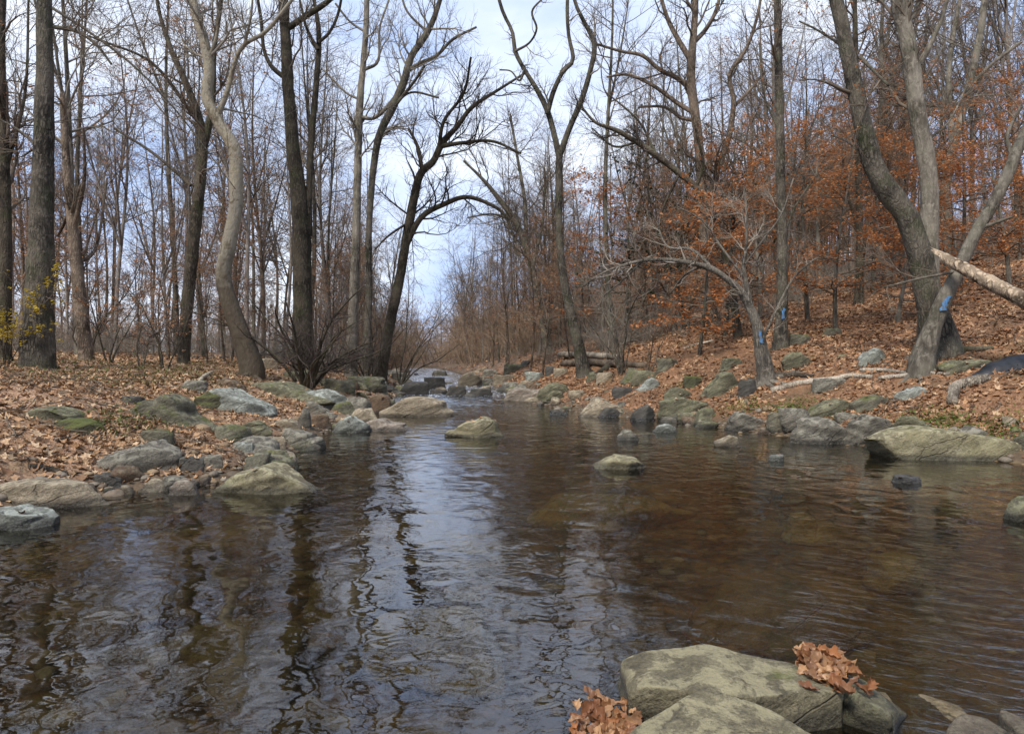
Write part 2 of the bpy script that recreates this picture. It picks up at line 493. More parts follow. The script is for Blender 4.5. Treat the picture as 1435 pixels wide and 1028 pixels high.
soil = mixc(t, ramp(t, noise(t, co, .9, 5), [(.5, (0, 0, 0)), (.7, (.8, .8, .8))]), lit, (.075, .055, .033))
soil = mixc(t, ramp(t, noise(t, co, .55, 4), [(.58, (0, 0, 0)), (.72, (.6, .6, .6))]), soil, (.07, .075, .025))
# height over the water: shore mud between bed and soil
wl = nd(t, "ShaderNodeMapRange", {0: sp.outputs[1], 1: 22, 2: 80, 3: 0, 4: .5}).outputs[0]
hz_ = nd(t, "ShaderNodeMath", {0: sp.outputs[2], 1: wl}, operation='SUBTRACT').outputs[0]
mud = mixc(t, noise(t, co, 12, 5), (.045, .032, .022), (.15, .105, .068))
c1 = mixc(t, nd(t, "ShaderNodeMapRange", {0: hz_, 1: .10, 2: .26}).outputs[0], mud, soil)
c0 = mixc(t, nd(t, "ShaderNodeMapRange", {0: hz_, 1: -.06, 2: .04}).outputs[0], peb, c1)
t.links.new(c0, b.inputs['Base Color'])
b.inputs['Roughness'].default_value = .9; b.inputs['Specular IOR Level'].default_value = .15
bump(t, b, nd(t, "ShaderNodeMath", {0: vo.outputs['Distance'], 1: noise(t, co, 18, 4)}, operation='SUBTRACT').outputs[0], .8, .06)
ground = new_obj("ground", mesh_np("ground", np.stack([GX, GY, GH], -1).reshape(-1, 3), [quads], mg))
tag(ground, "leaf strewn forest floor with a stony stream bed cut through it", kind='structure', cat="ground")

# ------------------------------------------------------------------ water
wx = np.unique(np.concatenate([np.arange(-6.5, 9, .15), graded(-45, -6.5, -6.5, .2, 1.1), graded(9, 14, 9, .2, 1.1)]))
wy = np.unique(np.concatenate([np.arange(1, 55, .15), graded(-13, 1, 1, .2, 1.1), graded(55, 250, 55, .2, 1.05)]))
WX, WY = np.meshgrid(wx, wy)
rif = np.interp(WY, [20, 24, 40, 70], [0, 1, 1.3, 1])
WZ = wlev(WY) + rif * (n2(WX, WY * .7, 1.3, 31) * .09 + n2(WX, WY, 3.5, 32, 2) * .03)
WZ = WZ + np.interp(WY, [2, 5, 9, 14], [.003, .004, .002, 0]) * n2(WX, WY, 1.3, 33, 2)
idx = np.arange(WX.size).reshape(WX.shape)
wq = np.stack([idx[:-1, :-1], idx[:-1, 1:], idx[1:, 1:], idx[1:, :-1]], -1).reshape(-1, 4)
# keep only cells near or in the channel
cxm = (WX[:-1, :-1] + WX[1:, 1:]).ravel() / 2; cym = (WY[:-1, :-1] + WY[1:, 1:]).ravel() / 2
keep = (cxm > np.interp(cym, LY, LX) - 1.6) & (cxm < np.interp(cym, RY, RX) + 1.6)
mw, t, b = mat_new("creek_water")
t.nodes.remove(b)
co = nd(t, "ShaderNodeNewGeometry").outputs['Position']
sp = nd(t, "ShaderNodeSeparateXYZ", {0: co})
def mth(op, a_, b_):
    return nd(t, "ShaderNodeMath", {0: a_, 1: b_}, operation=op).outputs[0]


wa = noise(t, mapped(t, co, (1.0, .9, 1)), 2.5, 0, .4, 1.0)
wb = noise(t, mapped(t, co, (1.0, 1.2, 1)), 7.0, 0, .5, 1.4)
wc = noise(t, mapped(t, co, (1.0, 2.0, 1)), 21.0, 2, .5, .6)
gust = ramp(t, noise(t, mapped(t, co, (1, .6, 1)), .6, 3), [(.38, (.3, .3, .3)), (.62, (1.6, 1.6, 1.6))])
far = nd(t, "ShaderNodeMapRange", {0: sp.outputs[1], 1: 5, 2: 13, 3: .9, 4: 1.35}).outputs[0]
# the current quickens past the stones at the near right
cur = nd(t, "ShaderNodeVectorMath", {0: nd(t, "ShaderNodeVectorMath", {0: co, 1: (3.1, 3.6, 0)}, operation='SUBTRACT').outputs[0], 1: (1, .75, 0)}, operation='MULTIPLY').outputs[0]
cl = nd(t, "ShaderNodeVectorMath", {0: cur}, operation='LENGTH').outputs['Value']
cm = nd(t, "ShaderNodeMapRange", {0: cl, 1: .6, 2: 2.2, 3: 2.2, 4: 0.0}).outputs[0]
wf = noise(t, nd(t, "ShaderNodeVectorRotate", {'Vector': mapped(t, nd(t, "ShaderNodeVectorRotate", {'Vector': co, 'Angle': .5}).outputs[0], (1, 3.2, 1)), 'Angle': 0.0}).outputs[0], 3.4, 3, .55, .8)
hs = mth('MULTIPLY', mth('ADD', mth('MULTIPLY', wa, .012), mth('ADD', mth('MULTIPLY', mth('MULTIPLY', wb, gust), .0026), mth('MULTIPLY', mth('MULTIPLY', wc, gust), .0003))), far)
hs = mth('ADD', hs, mth('MULTIPLY', mth('MULTIPLY', wf, cm), .006))
riff = nd(t, "ShaderNodeMapRange", {0: sp.outputs[1], 1: 19, 2: 26, 3: 1.0, 4: 5.0}).outputs[0]
bp = nd(t, "ShaderNodeBump", {'Height': mth('MULTIPLY', hs, riff), 'Strength': 1.0, 'Distance': 1.0})
fr0 = nd(t, "ShaderNodeFresnel", {'IOR': 1.95, 'Normal': bp.outputs[0]})
fr = nd(t, "ShaderNodeMath", {0: fr0.outputs[0], 1: nd(t, "ShaderNodeMapRange", {0: nd(t, "ShaderNodeNewGeometry").outputs['Backfacing'], 3: 1.0, 4: .05}).outputs[0]}, operation='MULTIPLY')
gl = nd(t, "ShaderNodeBsdfGlossy", {'Color': (1, 1, 1, 1), 'Roughness': .0, 'Normal': bp.outputs[0]})
tr = nd(t, "ShaderNodeBsdfTransparent", {'Color': (.39, .37, .265, 1)})
ws = nd(t, "ShaderNodeMixShader", {0: fr.outputs[0], 1: tr.outputs[0], 2: gl.outputs[0]})
# broken white water in the riffle
fm = nd(t, "ShaderNodeMath", {0: noise(t, mapped(t, co, (1.6, .8, 1)), 6.0, 6, .7, .8), 1: nd(t, "ShaderNodeMapRange", {0: sp.outputs[1], 1: 21, 2: 27, 3: 0, 4: 1}).outputs[0]}, operation='MULTIPLY').outputs[0]
fo = nd(t, "ShaderNodeBsdfDiffuse", {'Color': (.72, .75, .8, 1)})
ws2 = nd(t, "ShaderNodeMixShader", {0: ramp(t, fm, [(.53, (0, 0, 0)), (.62, (.8, .8, .8))]), 1: ws.outputs[0], 2: fo.outputs[0]})
t.links.new(ws2.outputs[0], t.nodes['Material Output'].inputs[0])
water = new_obj("creek_water", mesh_np("creek_water", np.stack([WX, WY, WZ], -1).reshape(-1, 3), [wq[keep]], mw))
tag(water, "dark clear creek water rippling between the wooded banks", kind='structure', cat="water")

# ------------------------------------------------------------------ trees
def grow(r, P, R, n, tr=(.25, 1), ang=(30, 65), ln=1.0, K=5, wander=.18, up=.06, rfac=.6, rmin=.004, flat=0.0, shrink=.5, rmax=9.0):
    N, Kp, _ = P.shape
    L = np.linalg.norm(np.diff(P, axis=1), axis=2).sum(1)
    par = r.choice(N, n, p=L / L.sum())
    u = r.uniform(tr[0], tr[1], n)
    s = u * (Kp - 1); k = np.minimum(s.astype(int), Kp - 2); f = (s - k)[:, None]
    A, B = P[par, k], P[par, k + 1]
    st = A * (1 - f) + B * f
    T = nrm(B - A)
    rr = (R[par, k] * (1 - f[:, 0]) + R[par, k + 1] * f[:, 0])
    rnd = r.normal(size=(n, 3)); pb = nrm(rnd - (rnd * T).sum(1, keepdims=True) * T)
    a = np.radians(r.uniform(ang[0], ang[1], n))[:, None]
    d = nrm(np.cos(a) * T + np.sin(a) * pb)
    if flat: d[:, 2] *= (1 - flat); d = nrm(d)
    le = ln * r.uniform(.55, 1.25, n) * (1 - shrink * u)
    r0 = np.clip(rr * rfac, rmin, rmax)
    out = np.empty((n, K, 3)); out[:, 0] = st
    for j in range(1, K):
        d = d + r.normal(size=(n, 3)) * wander
        d[:, 2] += up
        if flat: d[:, 2] *= (1 - flat * .6)
        d = nrm(d)
        out[:, j] = out[:, j - 1] + d * (le / (K - 1))[:, None]
    tt = np.linspace(0, 1, K)[None]
    Rr = r0[:, None] * (1 - tt) + np.minimum(rmin, r0)[:, None] * .6 * tt
    return out, Rr


def leaf_quads(r, C, size, flat=.4, nface=2):
    """bent diamond leaves at centres C: 4 verts, 2 tris each"""
    n = len(C)
    a = r.uniform(0, 2 * math.pi, n)
    d = np.stack([np.cos(a), np.sin(a), r.normal(size=n) * flat], -1); d = nrm(d)
    nn = np.stack([r.normal(size=n) * flat, r.normal(size=n) * flat, np.ones(n)], -1)
    s = nrm(np.cross(d, nn)); up = np.cross(s, d)
    z = (size * r.uniform(.6, 1.3, n))[:, None]
    tip = C + d * z * .5; bas = C - d * z * .5
    l = C + s * z * .27 + up * z * r.uniform(-.05, .18, n)[:, None]; rt = C - s * z * .27 + up * z * r.uniform(-.05, .18, n)[:, None]
    V = np.stack([bas, l, tip, rt], 1).reshape(-1, 3)
    i = np.arange(n)[:, None] * 4
    return V, np.concatenate([i + np.array([[0, 1, 2]]), i + np.array([[0, 2, 3]])])


def leaves_on(r, P, n, size, spread=.05, tr=(.2, 1), flat=.4):
    N, K, _ = P.shape
    g_ = max(1, n // 5)
    p = np.repeat(r.integers(0, N, g_), 5); n = len(p); s = np.repeat(r.uniform(tr[0], tr[1], g_), 5) * (K - 1); k = np.minimum(s.astype(int), K - 2); f = (s - k)[:, None]
    C = P[p, k] * (1 - f) + P[p, k + 1] * f + r.normal(size=(n, 3)) * spread
    return leaf_quads(r, C, size, flat)


def roots(r, x, y, R0, n=6, rl=1.0):
    """root flare tubes around a trunk base"""
    Ps, Rs = [], []
    for k in range(n):
        a = 2 * math.pi * (k + r.uniform(-.3, .3)) / n
        le = R0 * r.uniform(1.5, 2.5) * rl
        q = []
        for u, zz in ((.35, 1.6), (.8, .62), (1.5, .22), (1, None), (1, None)):
            q.append((u, zz))
        rad = np.array([.2, .62, 1.1, .62 * le / R0 + .35, le / R0]) * R0
        aa = a + np.cumsum(r.normal(size=5) * .12)
        X = x + np.cos(aa) * rad; Y = y + np.sin(aa) * rad
        Z = height(X, Y) + np.array([1.5, .55, .12, -.06, -.22]) * R0
        Ps.append(np.stack([X, Y, Z], -1)); Rs.append(R0 * np.array([.46, .42, .32, .22, .1]))
    P = np.array([smoothpath(p, 8) for p in Ps]); R = np.array([np.interp(np.linspace(0, 4, 8), range(5), q) for q in Rs])
    return P, R


def px_path(pts, Y, dY=0.0, K=20, base=None):
    """(px, py, width px) -> world rows x,y,z,r"""
    n = len(pts)
    out = []
    for i, p in enumerate(pts):
        yy = Y + dY * i / max(1, n - 1)
        q = at(p[0], p[1], yy)
        out.append([*q, p[2] / F * yy / 2 * (.84 if p[2] > 9 else 1)])
    out = np.array(out)
    if base: out[0, 2] = base
    s = smoothpath(out, K)
    s[:, 3] = np.maximum(s[:, 3], .004)
    return s


HERO = {}


def hero(name, label, cat, Y, trunk, limbs=(), bark_m='bark_grey', twig_m='twig', n=(22, 150, 700), ln=(2.2, 1.0, .5), tr0=(.3, 1),
         leaves=None, seed=1, up=.08, wander=.2, rmin=.006, dY=0.0, group=None, nroots=6, ang=(30, 70), limb_dY=1.5, blaze=None, cap=False, rl=1.0, flat=0, flare=1.18, capw=None):
    r = np.random.default_rng(seed * 7 + 3)
    bx = (trunk[0][0] - CX) / F * Y
    bz = float(height(bx, Y))
    root = bpy.data.objects.new(name, None); COL.objects.link(root)
    root.location = (bx, Y, bz); root.empty_display_size = .3
    tag(root, label, cat, group)
    O = np.array([bx, Y, bz])
    pts = [tuple(p) for p in trunk]
    pb = np.array(pts[0]); pb = (pb[0], HZ + (CAMZ - (bz - .25)) * F / Y, pb[2])
    if pb[1] > pts[0][1] + 6: pts = [pb] + pts
    else: pts[0] = pb
    s = px_path(pts, Y, dY, max(24, 6 * len(pts)))
    hgt = s[:, 2] - bz
    s[:, 3] *= 1 + (flare - 1) * np.exp(-np.clip(hgt, 0, None) / (s[0, 3] * 2.2))
    # knobbly bark silhouette
    bt = Batch()
    if cap: s = np.vstack([s, s[-1] + [0, 0, .05, 0], s[-1] + [.02, 0, .07, 0]]); s[-2, 3] *= .55; s[-1, 3] = .002
    s[:, :2] += np.stack([n2(s[:, 2], s[:, 2] * 0 + seed, 1.7, 91), n2(s[:, 2], s[:, 2] * 0 + seed, 1.7, 92)], -1) * (s[:, 3:4] * .12)
    v, q = tubes(s[None, :, :3], s[None, :, 3], 16)
    cen = np.repeat(s[:, :3], 16, 0)
    v = cen + (v - cen) * (1 + .13 * fbm(np.stack([v[:, 0] * 6, v[:, 1] * 6, v[:, 2] * 1.6], -1), seed, 3))[:, None]
    bt.raw(v - O, q)
    if nroots:
        p, rr = roots(r, bx, Y, s[2, 3] * .8, nroots, rl)
        bt.tubes(p - O, rr, 8)
    allP, allR = [], []
    m = max(8, int(24 * 1))
    res = smoothpath(np.c_[s[:, :3], s[:, 3]], 24)
    allP.append(res[:, :3]); allR.append(np.abs(res[:, 3]))
    limbW = []
    for i, l in enumerate(limbs):
        sg = r.uniform(-1, 1) * limb_dY
        # depth where the limb leaves the trunk
        L = px_path(l, Y + dY * .5 if dY else Y, sg, 24)
        bt.tubes(L[None, :, :3] - O, L[None, :, 3], 10)
        allP.append(L[:, :3]); allR.append(L[:, 3]); limbW.append(L)
    new_obj("trunk", bt.mesh("trunk", M[bark_m]), root)
    if n and n[0]:
        P0, R0 = np.array(allP), np.array(allR)
        # trunk: only its upper part carries branches
        cut = int(24 * tr0[0])
        P0[0] = smoothpath(P0[0][cut:], 24); R0[0] = np.interp(np.linspace(0, 1, 24), np.linspace(0, 1, 24 - cut), R0[0][cut:])
        n = (int(n[0] * 1.15), int(n[1] * 1.4), int(n[2] * 1.6)); rmin *= .85
        P1, R1 = grow(r, P0, R0, n[0], (.02, 1), ang, ln[0], 8, wander, up, .42, rmin * 1.8, flat, .2, .05)
        P2, R2 = grow(r, np.concatenate([P1, P1]), np.concatenate([R1, R1]), n[1], (.15, 1), (25, 60), ln[1], 6, wander, up, .6, rmin, flat, .4)
        P2b, R2b = grow(r, P0, R0, max(4, n[1] // 6), (.1, 1), ang, ln[1], 6, wander, up, .2, rmin, flat, .3, .02)
        P2 = np.concatenate([P2, P2b]); R2 = np.concatenate([R2, R2b])
        bc = Batch()
        bc.tubes(P1 - O, R1, 6); bc.tubes(P2 - O, R2, 4)
        if n[2]:
            P3, R3 = grow(r, P2, R2, n[2], (.1, 1), (20, 55), ln[2], 4, wander * .9, up, .7, rmin * .72, flat, .3)
            bc.tubes(P3 - O, R3, 3)
        else:
            P3 = P2
        new_obj("crown", bc.mesh("crown", M[twig_m]), root)
        if leaves:
            lm, nl, sz = leaves
            v, tq = leaves_on(r, P3, nl, sz, .04, (.2, 1), .45)
            new_obj("leaves", mesh_np("leaves", v - O, [tq], M[lm], False), root)
    if blaze:
        py0, py1, lab = blaze
        zz = CAMZ + (HZ - np.linspace(py1, py0, 7)) / F * Y
        o_ = np.argsort(s[:, 2])
        ss = s[o_]
        V = []
        for z in zz:
            x = np.interp(z, ss[:, 2], ss[:, 0]); y = np.interp(z, ss[:, 2], ss[:, 1]); rd = np.interp(z, ss[:, 2], ss[:, 3]) * 1.12 + .002
            j = r.uniform(-.14, .14); hw = (.38 if 'large' in lab else .23) * r.uniform(.65, 1.05)
            for a in np.linspace(-hw, hw, 9):
                V.append((x + math.sin(a + j - .15) * rd, y - math.cos(a + j - .15) * rd, z + r.normal() * .006))
        V = np.array(V); i = np.arange(63).reshape(7, 9)
        q = np.stack([i[:-1, :-1], i[:-1, 1:], i[1:, 1:], i[1:, :-1]], -1).reshape(-1, 4)
        bo = new_obj("paint_blaze", mesh_np("paint_blaze", V - O, [q], M['blue']), root)
        bo['label'] = lab
    HERO[name + str(seed)] = (s, limbW)
    return root


mb_, t, b = mat_new("blue_trail_paint")
co = nd(t, "ShaderNodeTexCoord").outputs['Object']
t.links.new(ramp(t, noise(t, mapped(t, co, (1, 1, .4)), 32, 5, .7), [(.42, (.09, .085, .075)), (.48, (.05, .12, .22)), (.62, (.04, .19, .42))]), b.inputs['Base Color'])
b.inputs['Roughness'].default_value = .7
M['blue'] = mb_

T = "tree"
hero("oak_tree", "thick straight grey trunk at far left, standing alone beside the yellow leaves", T, 15.5,
     [(53, 490, 46), (55, 420, 42), (58, 330, 37), (61, 200, 30), (63, 100, 26), (62, 0, 22), (66, -160, 17), (70, -330, 8)],
     [[(76, 38, 6), (110, 45, 5), (137, 65, 4), (156, 90, 3)], [(74, 12, 4), (125, 45, 3.5), (190, 95, 3), (255, 165, 2.2), (330, 265, 1.5)],
      [(50, 205, 4), (30, 185, 3), (0, 168, 2), (-30, 160, 2)], [(52, 205, 3), (30, 220, 2)]], 'bark_grey', 'twig', (14, 90, 420), (2.0, 1.0, .5), (.45, 1), seed=1)
hero("edge_tree", "dark trunk cut by the left edge, left of the thick grey trunk", T, 18,
     [(6, 490, 20), (8, 350, 18), (6, 200, 14), (2, 60, 11), (8, -150, 8)], [[(8, 240, 6), (35, 130, 4), (40, 0, 3)], [(6, 170, 5), (-20, 60, 4)]],
     'bark_dark', 'twig', (20, 130, 600), (2.4, 1.1, .55), (.3, 1), seed=2, leaves=('russet', 150, .08))
hero("snag", "broken-off snag with a jagged top, right of the thick grey trunk", "dead tree", 21,
     [(120, 490, 22), (112, 420, 20), (103, 330, 17), (95, 250, 13), (90, 180, 9), (87, 132, 6)],
     [[(104, 320, 7), (118, 250, 5), (117, 180, 3)], [(108, 370, 6), (135, 345, 4), (150, 250, 3)], [(100, 290, 6), (80, 330, 3), (75, 300, 2)]],
     'bark_brown', 'twig', (8, 40, 120), (1.4, .8, .4), (.4, .9), seed=3, cap=True)
hero("forked_tree", "dark leaning tree forking into two stems behind the crooked sycamore", T, 24,
     [(258, 495, 18), (265, 400, 19), (276, 300, 18), (284, 215, 15), (280, 170, 12), (262, 120, 9), (240, 70, 7), (224, 20, 5), (210, -60, 4)],
     [[(284, 215, 12), (297, 150, 9), (300, 70, 7), (310, 0, 6), (320, -120, 4)], [(270, 160, 6), (215, 90, 4), (150, 60, 3), (90, 40, 2)],
      [(268, 260, 5), (215, 215, 4), (160, 180, 3)]], 'bark_dark', 'twig', (26, 170, 760), (2.6, 1.2, .55), (.4, 1), seed=4, leaves=('russet', 260, .08))
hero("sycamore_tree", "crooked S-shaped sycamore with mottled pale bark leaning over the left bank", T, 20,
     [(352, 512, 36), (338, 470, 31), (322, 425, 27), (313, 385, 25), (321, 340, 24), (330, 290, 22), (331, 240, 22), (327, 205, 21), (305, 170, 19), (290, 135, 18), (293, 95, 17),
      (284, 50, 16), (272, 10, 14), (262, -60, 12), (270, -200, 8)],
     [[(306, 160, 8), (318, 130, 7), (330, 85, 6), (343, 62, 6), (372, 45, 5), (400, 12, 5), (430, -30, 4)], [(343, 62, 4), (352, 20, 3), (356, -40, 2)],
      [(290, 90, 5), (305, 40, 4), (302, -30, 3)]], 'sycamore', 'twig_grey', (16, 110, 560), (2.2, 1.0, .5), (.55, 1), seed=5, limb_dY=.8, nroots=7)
hero("tulip_tree", "thick dark straight trunk rising behind the many-stemmed bush on the left bank", T, 24,
     [(424, 500, 33), (424, 420, 31), (423, 340, 30), (418, 270, 26), (410, 200, 22), (404, 120, 19), (400, 50, 17), (397, 0, 16), (392, -120, 12), (396, -280, 6)],
     [[(404, 112, 8), (382, 95, 6), (370, 70, 5), (366, 30, 5), (358, -20, 4)], [(403, 40, 10), (430, 22, 8), (462, 0, 7), (500, -40, 5)],
      [(433, 330, 12), (433, 270, 10), (436, 200, 9), (443, 120, 8), (447, 50, 7), (440, 0, 5), (430, -60, 4)], [(446, 60, 5), (462, 45, 4), (475, 15, 4), (484, -40, 3)],
      [(446, 70, 5), (430, 40, 4), (420, 0, 3)]], 'bark_dark', 'twig', (24, 170, 800), (2.4, 1.2, .55), (.45, 1), seed=6, limb_dY=.6)
hero("pale_tree", "slim pale straight trunk left of the stream, reaching out of the picture", T, 30,
     [(492, 518, 20), (495, 440, 17), (499, 340, 14), (501, 250, 13), (504, 150, 12), (509, 90, 10), (513, 40, 8), (514, -10, 7), (515, -120, 5)],
     [[(507, 165, 6), (522, 166, 5), (535, 158, 5), (552, 138, 5), (560, 120, 4)], [(510, 98, 5), (530, 85, 4), (532, 40, 3), (545, 0, 3)], [(512, 45, 4), (490, 30, 3), (470, 5, 3)],
      [(505, 140, 4), (485, 130, 3), (465, 110, 3), (450, 95, 2)]], 'bark_light', 'twig_grey', (24, 150, 700), (2.6, 1.3, .6), (.45, 1), seed=7, limb_dY=.8, rmin=.008)
hero("curving_tree", "grey tree curving up to the right beside the slim pale trunk", T, 29,
     [(512, 518, 15), (517, 420, 12), (517, 330, 10), (521, 260, 11), (530, 195, 12), (548, 155, 13), (566, 115, 13), (576, 80, 11), (596, 50, 9), (612, 15, 7), (625, -40, 6), (640, -150, 4)],
     [[(570, 100, 6), (590, 88, 5), (612, 78, 5), (635, 55, 4), (668, 38, 3)], [(556, 145, 5), (580, 115, 4), (595, 92, 4)], [(546, 155, 4), (575, 130, 3), (615, 137, 3)],
      [(598, 45, 4), (570, 15, 3), (560, -20, 3)]], 'bark_grey', 'twig_grey', (22, 150, 760), (2.6, 1.3, .6), (.45, 1), seed=8, limb_dY=.8, rmin=.008)
hero("arching_tree", "leaning tree whose crown arches out to the right over the stream", T, 32,
     [(533, 522, 21), (545, 460, 18), (560, 390, 16), (572, 320, 15), (582, 270, 14), (590, 242, 13), (608, 225, 11), (620, 200, 9), (640, 178, 7), (662, 150, 6), (700, 125, 4), (740, 100, 3)],
     [[(566, 350, 9), (590, 305, 8), (625, 285, 7), (655, 276, 6), (690, 288, 5), (710, 305, 4), (722, 340, 3)], [(618, 205, 7), (650, 200, 5), (690, 198, 4), (730, 215, 3)],
      [(592, 240, 6), (585, 205, 5), (572, 180, 3)], [(615, 210, 6), (622, 170, 5), (650, 130, 4), (660, 80, 3)], [(575, 310, 4), (545, 330, 3), (525, 350, 2)]],
     'bark_dark', 'twig_dark', (40, 300, 1500), (3.0, 1.5, .7), (.35, 1), seed=9, limb_dY=2, rmin=.008)
hero("forked_ash", "slim tree by the right bank splitting into a tall bare Y against open sky", T, 25,
     [(820, 528, 24), (812, 490, 19), (800, 440, 16), (790, 390, 14), (784, 330, 12), (783, 260, 12), (784, 212, 12)],
     [[(784, 222, 9), (777, 190, 8), (767, 155, 8), (752, 125, 7), (735, 98, 6), (722, 72, 6), (718, 45, 5), (704, 15, 5), (692, -30, 4)],
      [(767, 160, 7), (775, 130, 7), (788, 102, 6), (803, 84, 6), (797, 50, 5), (795, 10, 5), (798, -60, 4)],
      [(785, 216, 9), (798, 180, 8), (815, 140, 8), (827, 100, 7), (833, 62, 7), (818, 30, 6), (805, 0, 5), (798, -50, 4)],
      [(722, 72, 4), (742, 60, 3), (752, 40, 3), (746, 15, 3), (770, -10, 2)], [(735, 98, 4), (728, 113, 3), (716, 100, 2), (700, 98, 2)]],
     'bark_grey', 'twig_grey', (16, 60, 260), (1.2, .7, .4), (.86, 1), seed=10, limb_dY=.7, rmin=.007, nroots=7)
hero("broad_oak", "brown oak with many spreading bare limbs above the rusty leaves", T, 27,
     [(1004, 492, 24), (996, 430, 19), (988, 350, 17), (984, 270, 16), (978, 190, 15), (969, 120, 15), (970, 70, 13), (974, 20, 10), (976, -60, 8), (980, -180, 5)],
     [[(968, 125, 8), (950, 110, 7), (925, 98, 6), (900, 78, 5), (870, 72, 4), (830, 60, 3)], [(968, 85, 8), (950, 55, 7), (935, 25, 6), (925, -10, 5), (915, -60, 4)],
      [(972, 60, 7), (990, 40, 6), (1005, 10, 5), (1015, -40, 4)], [(975, 160, 7), (950, 145, 6), (915, 120, 5), (880, 105, 4), (850, 108, 3)],
      [(992, 300, 9), (1005, 240, 8), (1022, 190, 8), (1028, 140, 7), (1022, 105, 6), (1045, 70, 5), (1062, 20, 4), (1070, -40, 3)], [(1028, 150, 5), (1052, 125, 4), (1072, 100, 3)],
      [(980, 170, 6), (955, 165, 5), (930, 150, 4), (895, 150, 3)]], 'bark_brown', 'twig', (40, 300, 1300), (2.6, 1.3, .6), (.45, 1), seed=11, limb_dY=1.5, rmin=.007,
     leaves=('russet', 500, .09))
hero("maple_tree", "straight grey pole-like trunk on the right slope marked with a blue blaze", T, 19,
     [(1094, 492, 24), (1096, 420, 18), (1096, 330, 15), (1094, 230, 14), (1092, 130, 13), (1090, 30, 12), (1088, -80, 10), (1092, -250, 5)],
     [[(1097, 330, 3), (1120, 280, 2.5), (1150, 240, 2)], [(1090, 180, 3), (1070, 130, 2.5), (1064, 60, 2)]], 'bark_grey', 'twig', (14, 90, 380), (1.8, .9, .5), (.5, 1), seed=12,
     blaze=(432, 447, "small blue painted blaze"), limb_dY=.5)
hero("leaning_dead_tree", "small weathered leaning tree with pale bare limbs drooping over the right bank", "dead tree", 16.5,
     [(1073, 520, 26), (1066, 485, 21), (1060, 455, 17), (1048, 425, 14), (1033, 403, 12), (1015, 388, 10), (996, 376, 9), (965, 368, 7), (930, 364, 6), (896, 366, 5), (850, 380, 3), (815, 402, 2)],
     [[(1055, 442, 9), (1048, 410, 8), (1042, 375, 6), (1046, 345, 5), (1046, 300, 4), (1043, 262, 3)], [(1000, 378, 5), (970, 350, 4), (935, 345, 3), (920, 310, 2)],
      [(1044, 370, 3), (1070, 335, 2.4), (1095, 300, 2.5), (1112, 250, 2)], [(1066, 480, 5), (1090, 430, 4), (1112, 390, 3), (1145, 360, 2)], [(900, 366, 3.5), (870, 395, 2.5), (845, 415, 2)],
      [(985, 372, 4), (960, 385, 3), (940, 410, 2)], [(1040, 385, 4), (1010, 345, 3), (985, 310, 2.5), (950, 290, 2)]],
     'bark_dead', 'twig_pale', (26, 170, 600), (1.0, .6, .3), (.45, 1), seed=13, limb_dY=1.2, rmin=.003, blaze=(464, 481, "blue painted blaze"), nroots=11, rl=2.6, up=0.07)
hero("bent_maple", "massive dark trunk bending left then upright on the right slope", T, 14.6,
     [(1318, 495, 58), (1310, 450, 46), (1298, 400, 38), (1285, 345, 36), (1268, 300, 36), (1240, 262, 34), (1222, 225, 31), (1212, 185, 29), (1200, 130, 26), (1188, 75, 23), (1178, 25, 22), (1168, -30, 19), (1160, -150, 13), (1165, -320, 6)],
     [[(1204, 105, 5), (1185, 70, 4), (1150, 45, 3), (1120, 30, 2)], [(1205, 80, 6), (1225, 100, 4), (1245, 120, 3)], [(1222, 230, 4), (1190, 200, 3), (1165, 190, 2)]],
     'bark_grey', 'twig', (18, 120, 520), (1.7, .9, .45), (.4, 1), seed=14, limb_dY=1, leaves=('beech', 500, .08), rmin=.005, nroots=8)
hero("twin_maple", "tall knotty grey trunk standing close behind the bent dark trunk", T, 15.3,
     [(1305, 490, 40), (1302, 420, 33), (1302, 340, 29), (1302, 260, 27), (1294, 200, 27), (1284, 150, 26), (1278, 100, 26), (1270, 50, 24), (1258, 0, 23), (1250, -80, 18), (1250, -260, 8)],
     [[(1288, 90, 9), (1300, 70, 8), (1318, 30, 6), (1330, -10, 5)], [(1268, 40, 6), (1285, 10, 6), (1290, -30, 5)], [(1295, 200, 4), (1330, 170, 3), (1355, 120, 2)]],
     'bark_light', 'twig', (16, 110, 480), (1.7, .9, .45), (.4, 1), seed=15, limb_dY=1, leaves=('beech', 400, .08), rmin=.005, nroots=5)
hero("leaning_maple", "light grey trunk leaning right with a large blue blaze near its foot", T, 13.8,
     [(1292, 510, 36), (1303, 470, 29), (1318, 430, 25), (1335, 395, 22), (1352, 358, 20), (1372, 318, 19), (1392, 285, 18), (1412, 245, 18), (1428, 205, 18), (1445, 170, 17), (1475, 100, 14), (1500, 0, 10)],
     [[(1368, 322, 6), (1395, 312, 5), (1418, 304, 4)], [(1345, 370, 5), (1338, 380, 4), (1290, 390, 3), (1240, 402, 2)], [(1420, 225, 6), (1412, 190, 5), (1430, 150, 4)]],
     'bark_light', 'twig', (8, 50, 200), (1.2, .7, .4), (.6, 1), seed=16, limb_dY=.4, blaze=(416, 436, "large blue painted blaze"), nroots=6, rmin=.005)
hero("young_tree", "slim dark tree standing alone up the slope left of the bent dark trunk", T, 24,
     [(1203, 455, 17), (1204, 400, 13), (1205, 330, 11), (1203, 240, 10), (1200, 120, 8), (1198, 0, 6), (1200, -120, 4)],
     [[(1204, 330, 4), (1185, 260, 3), (1180, 200, 2)]], 'bark_dark', 'twig', (20, 120, 500), (2, 1, .5), (.35, 1), seed=17, leaves=('beech', 700, .08))
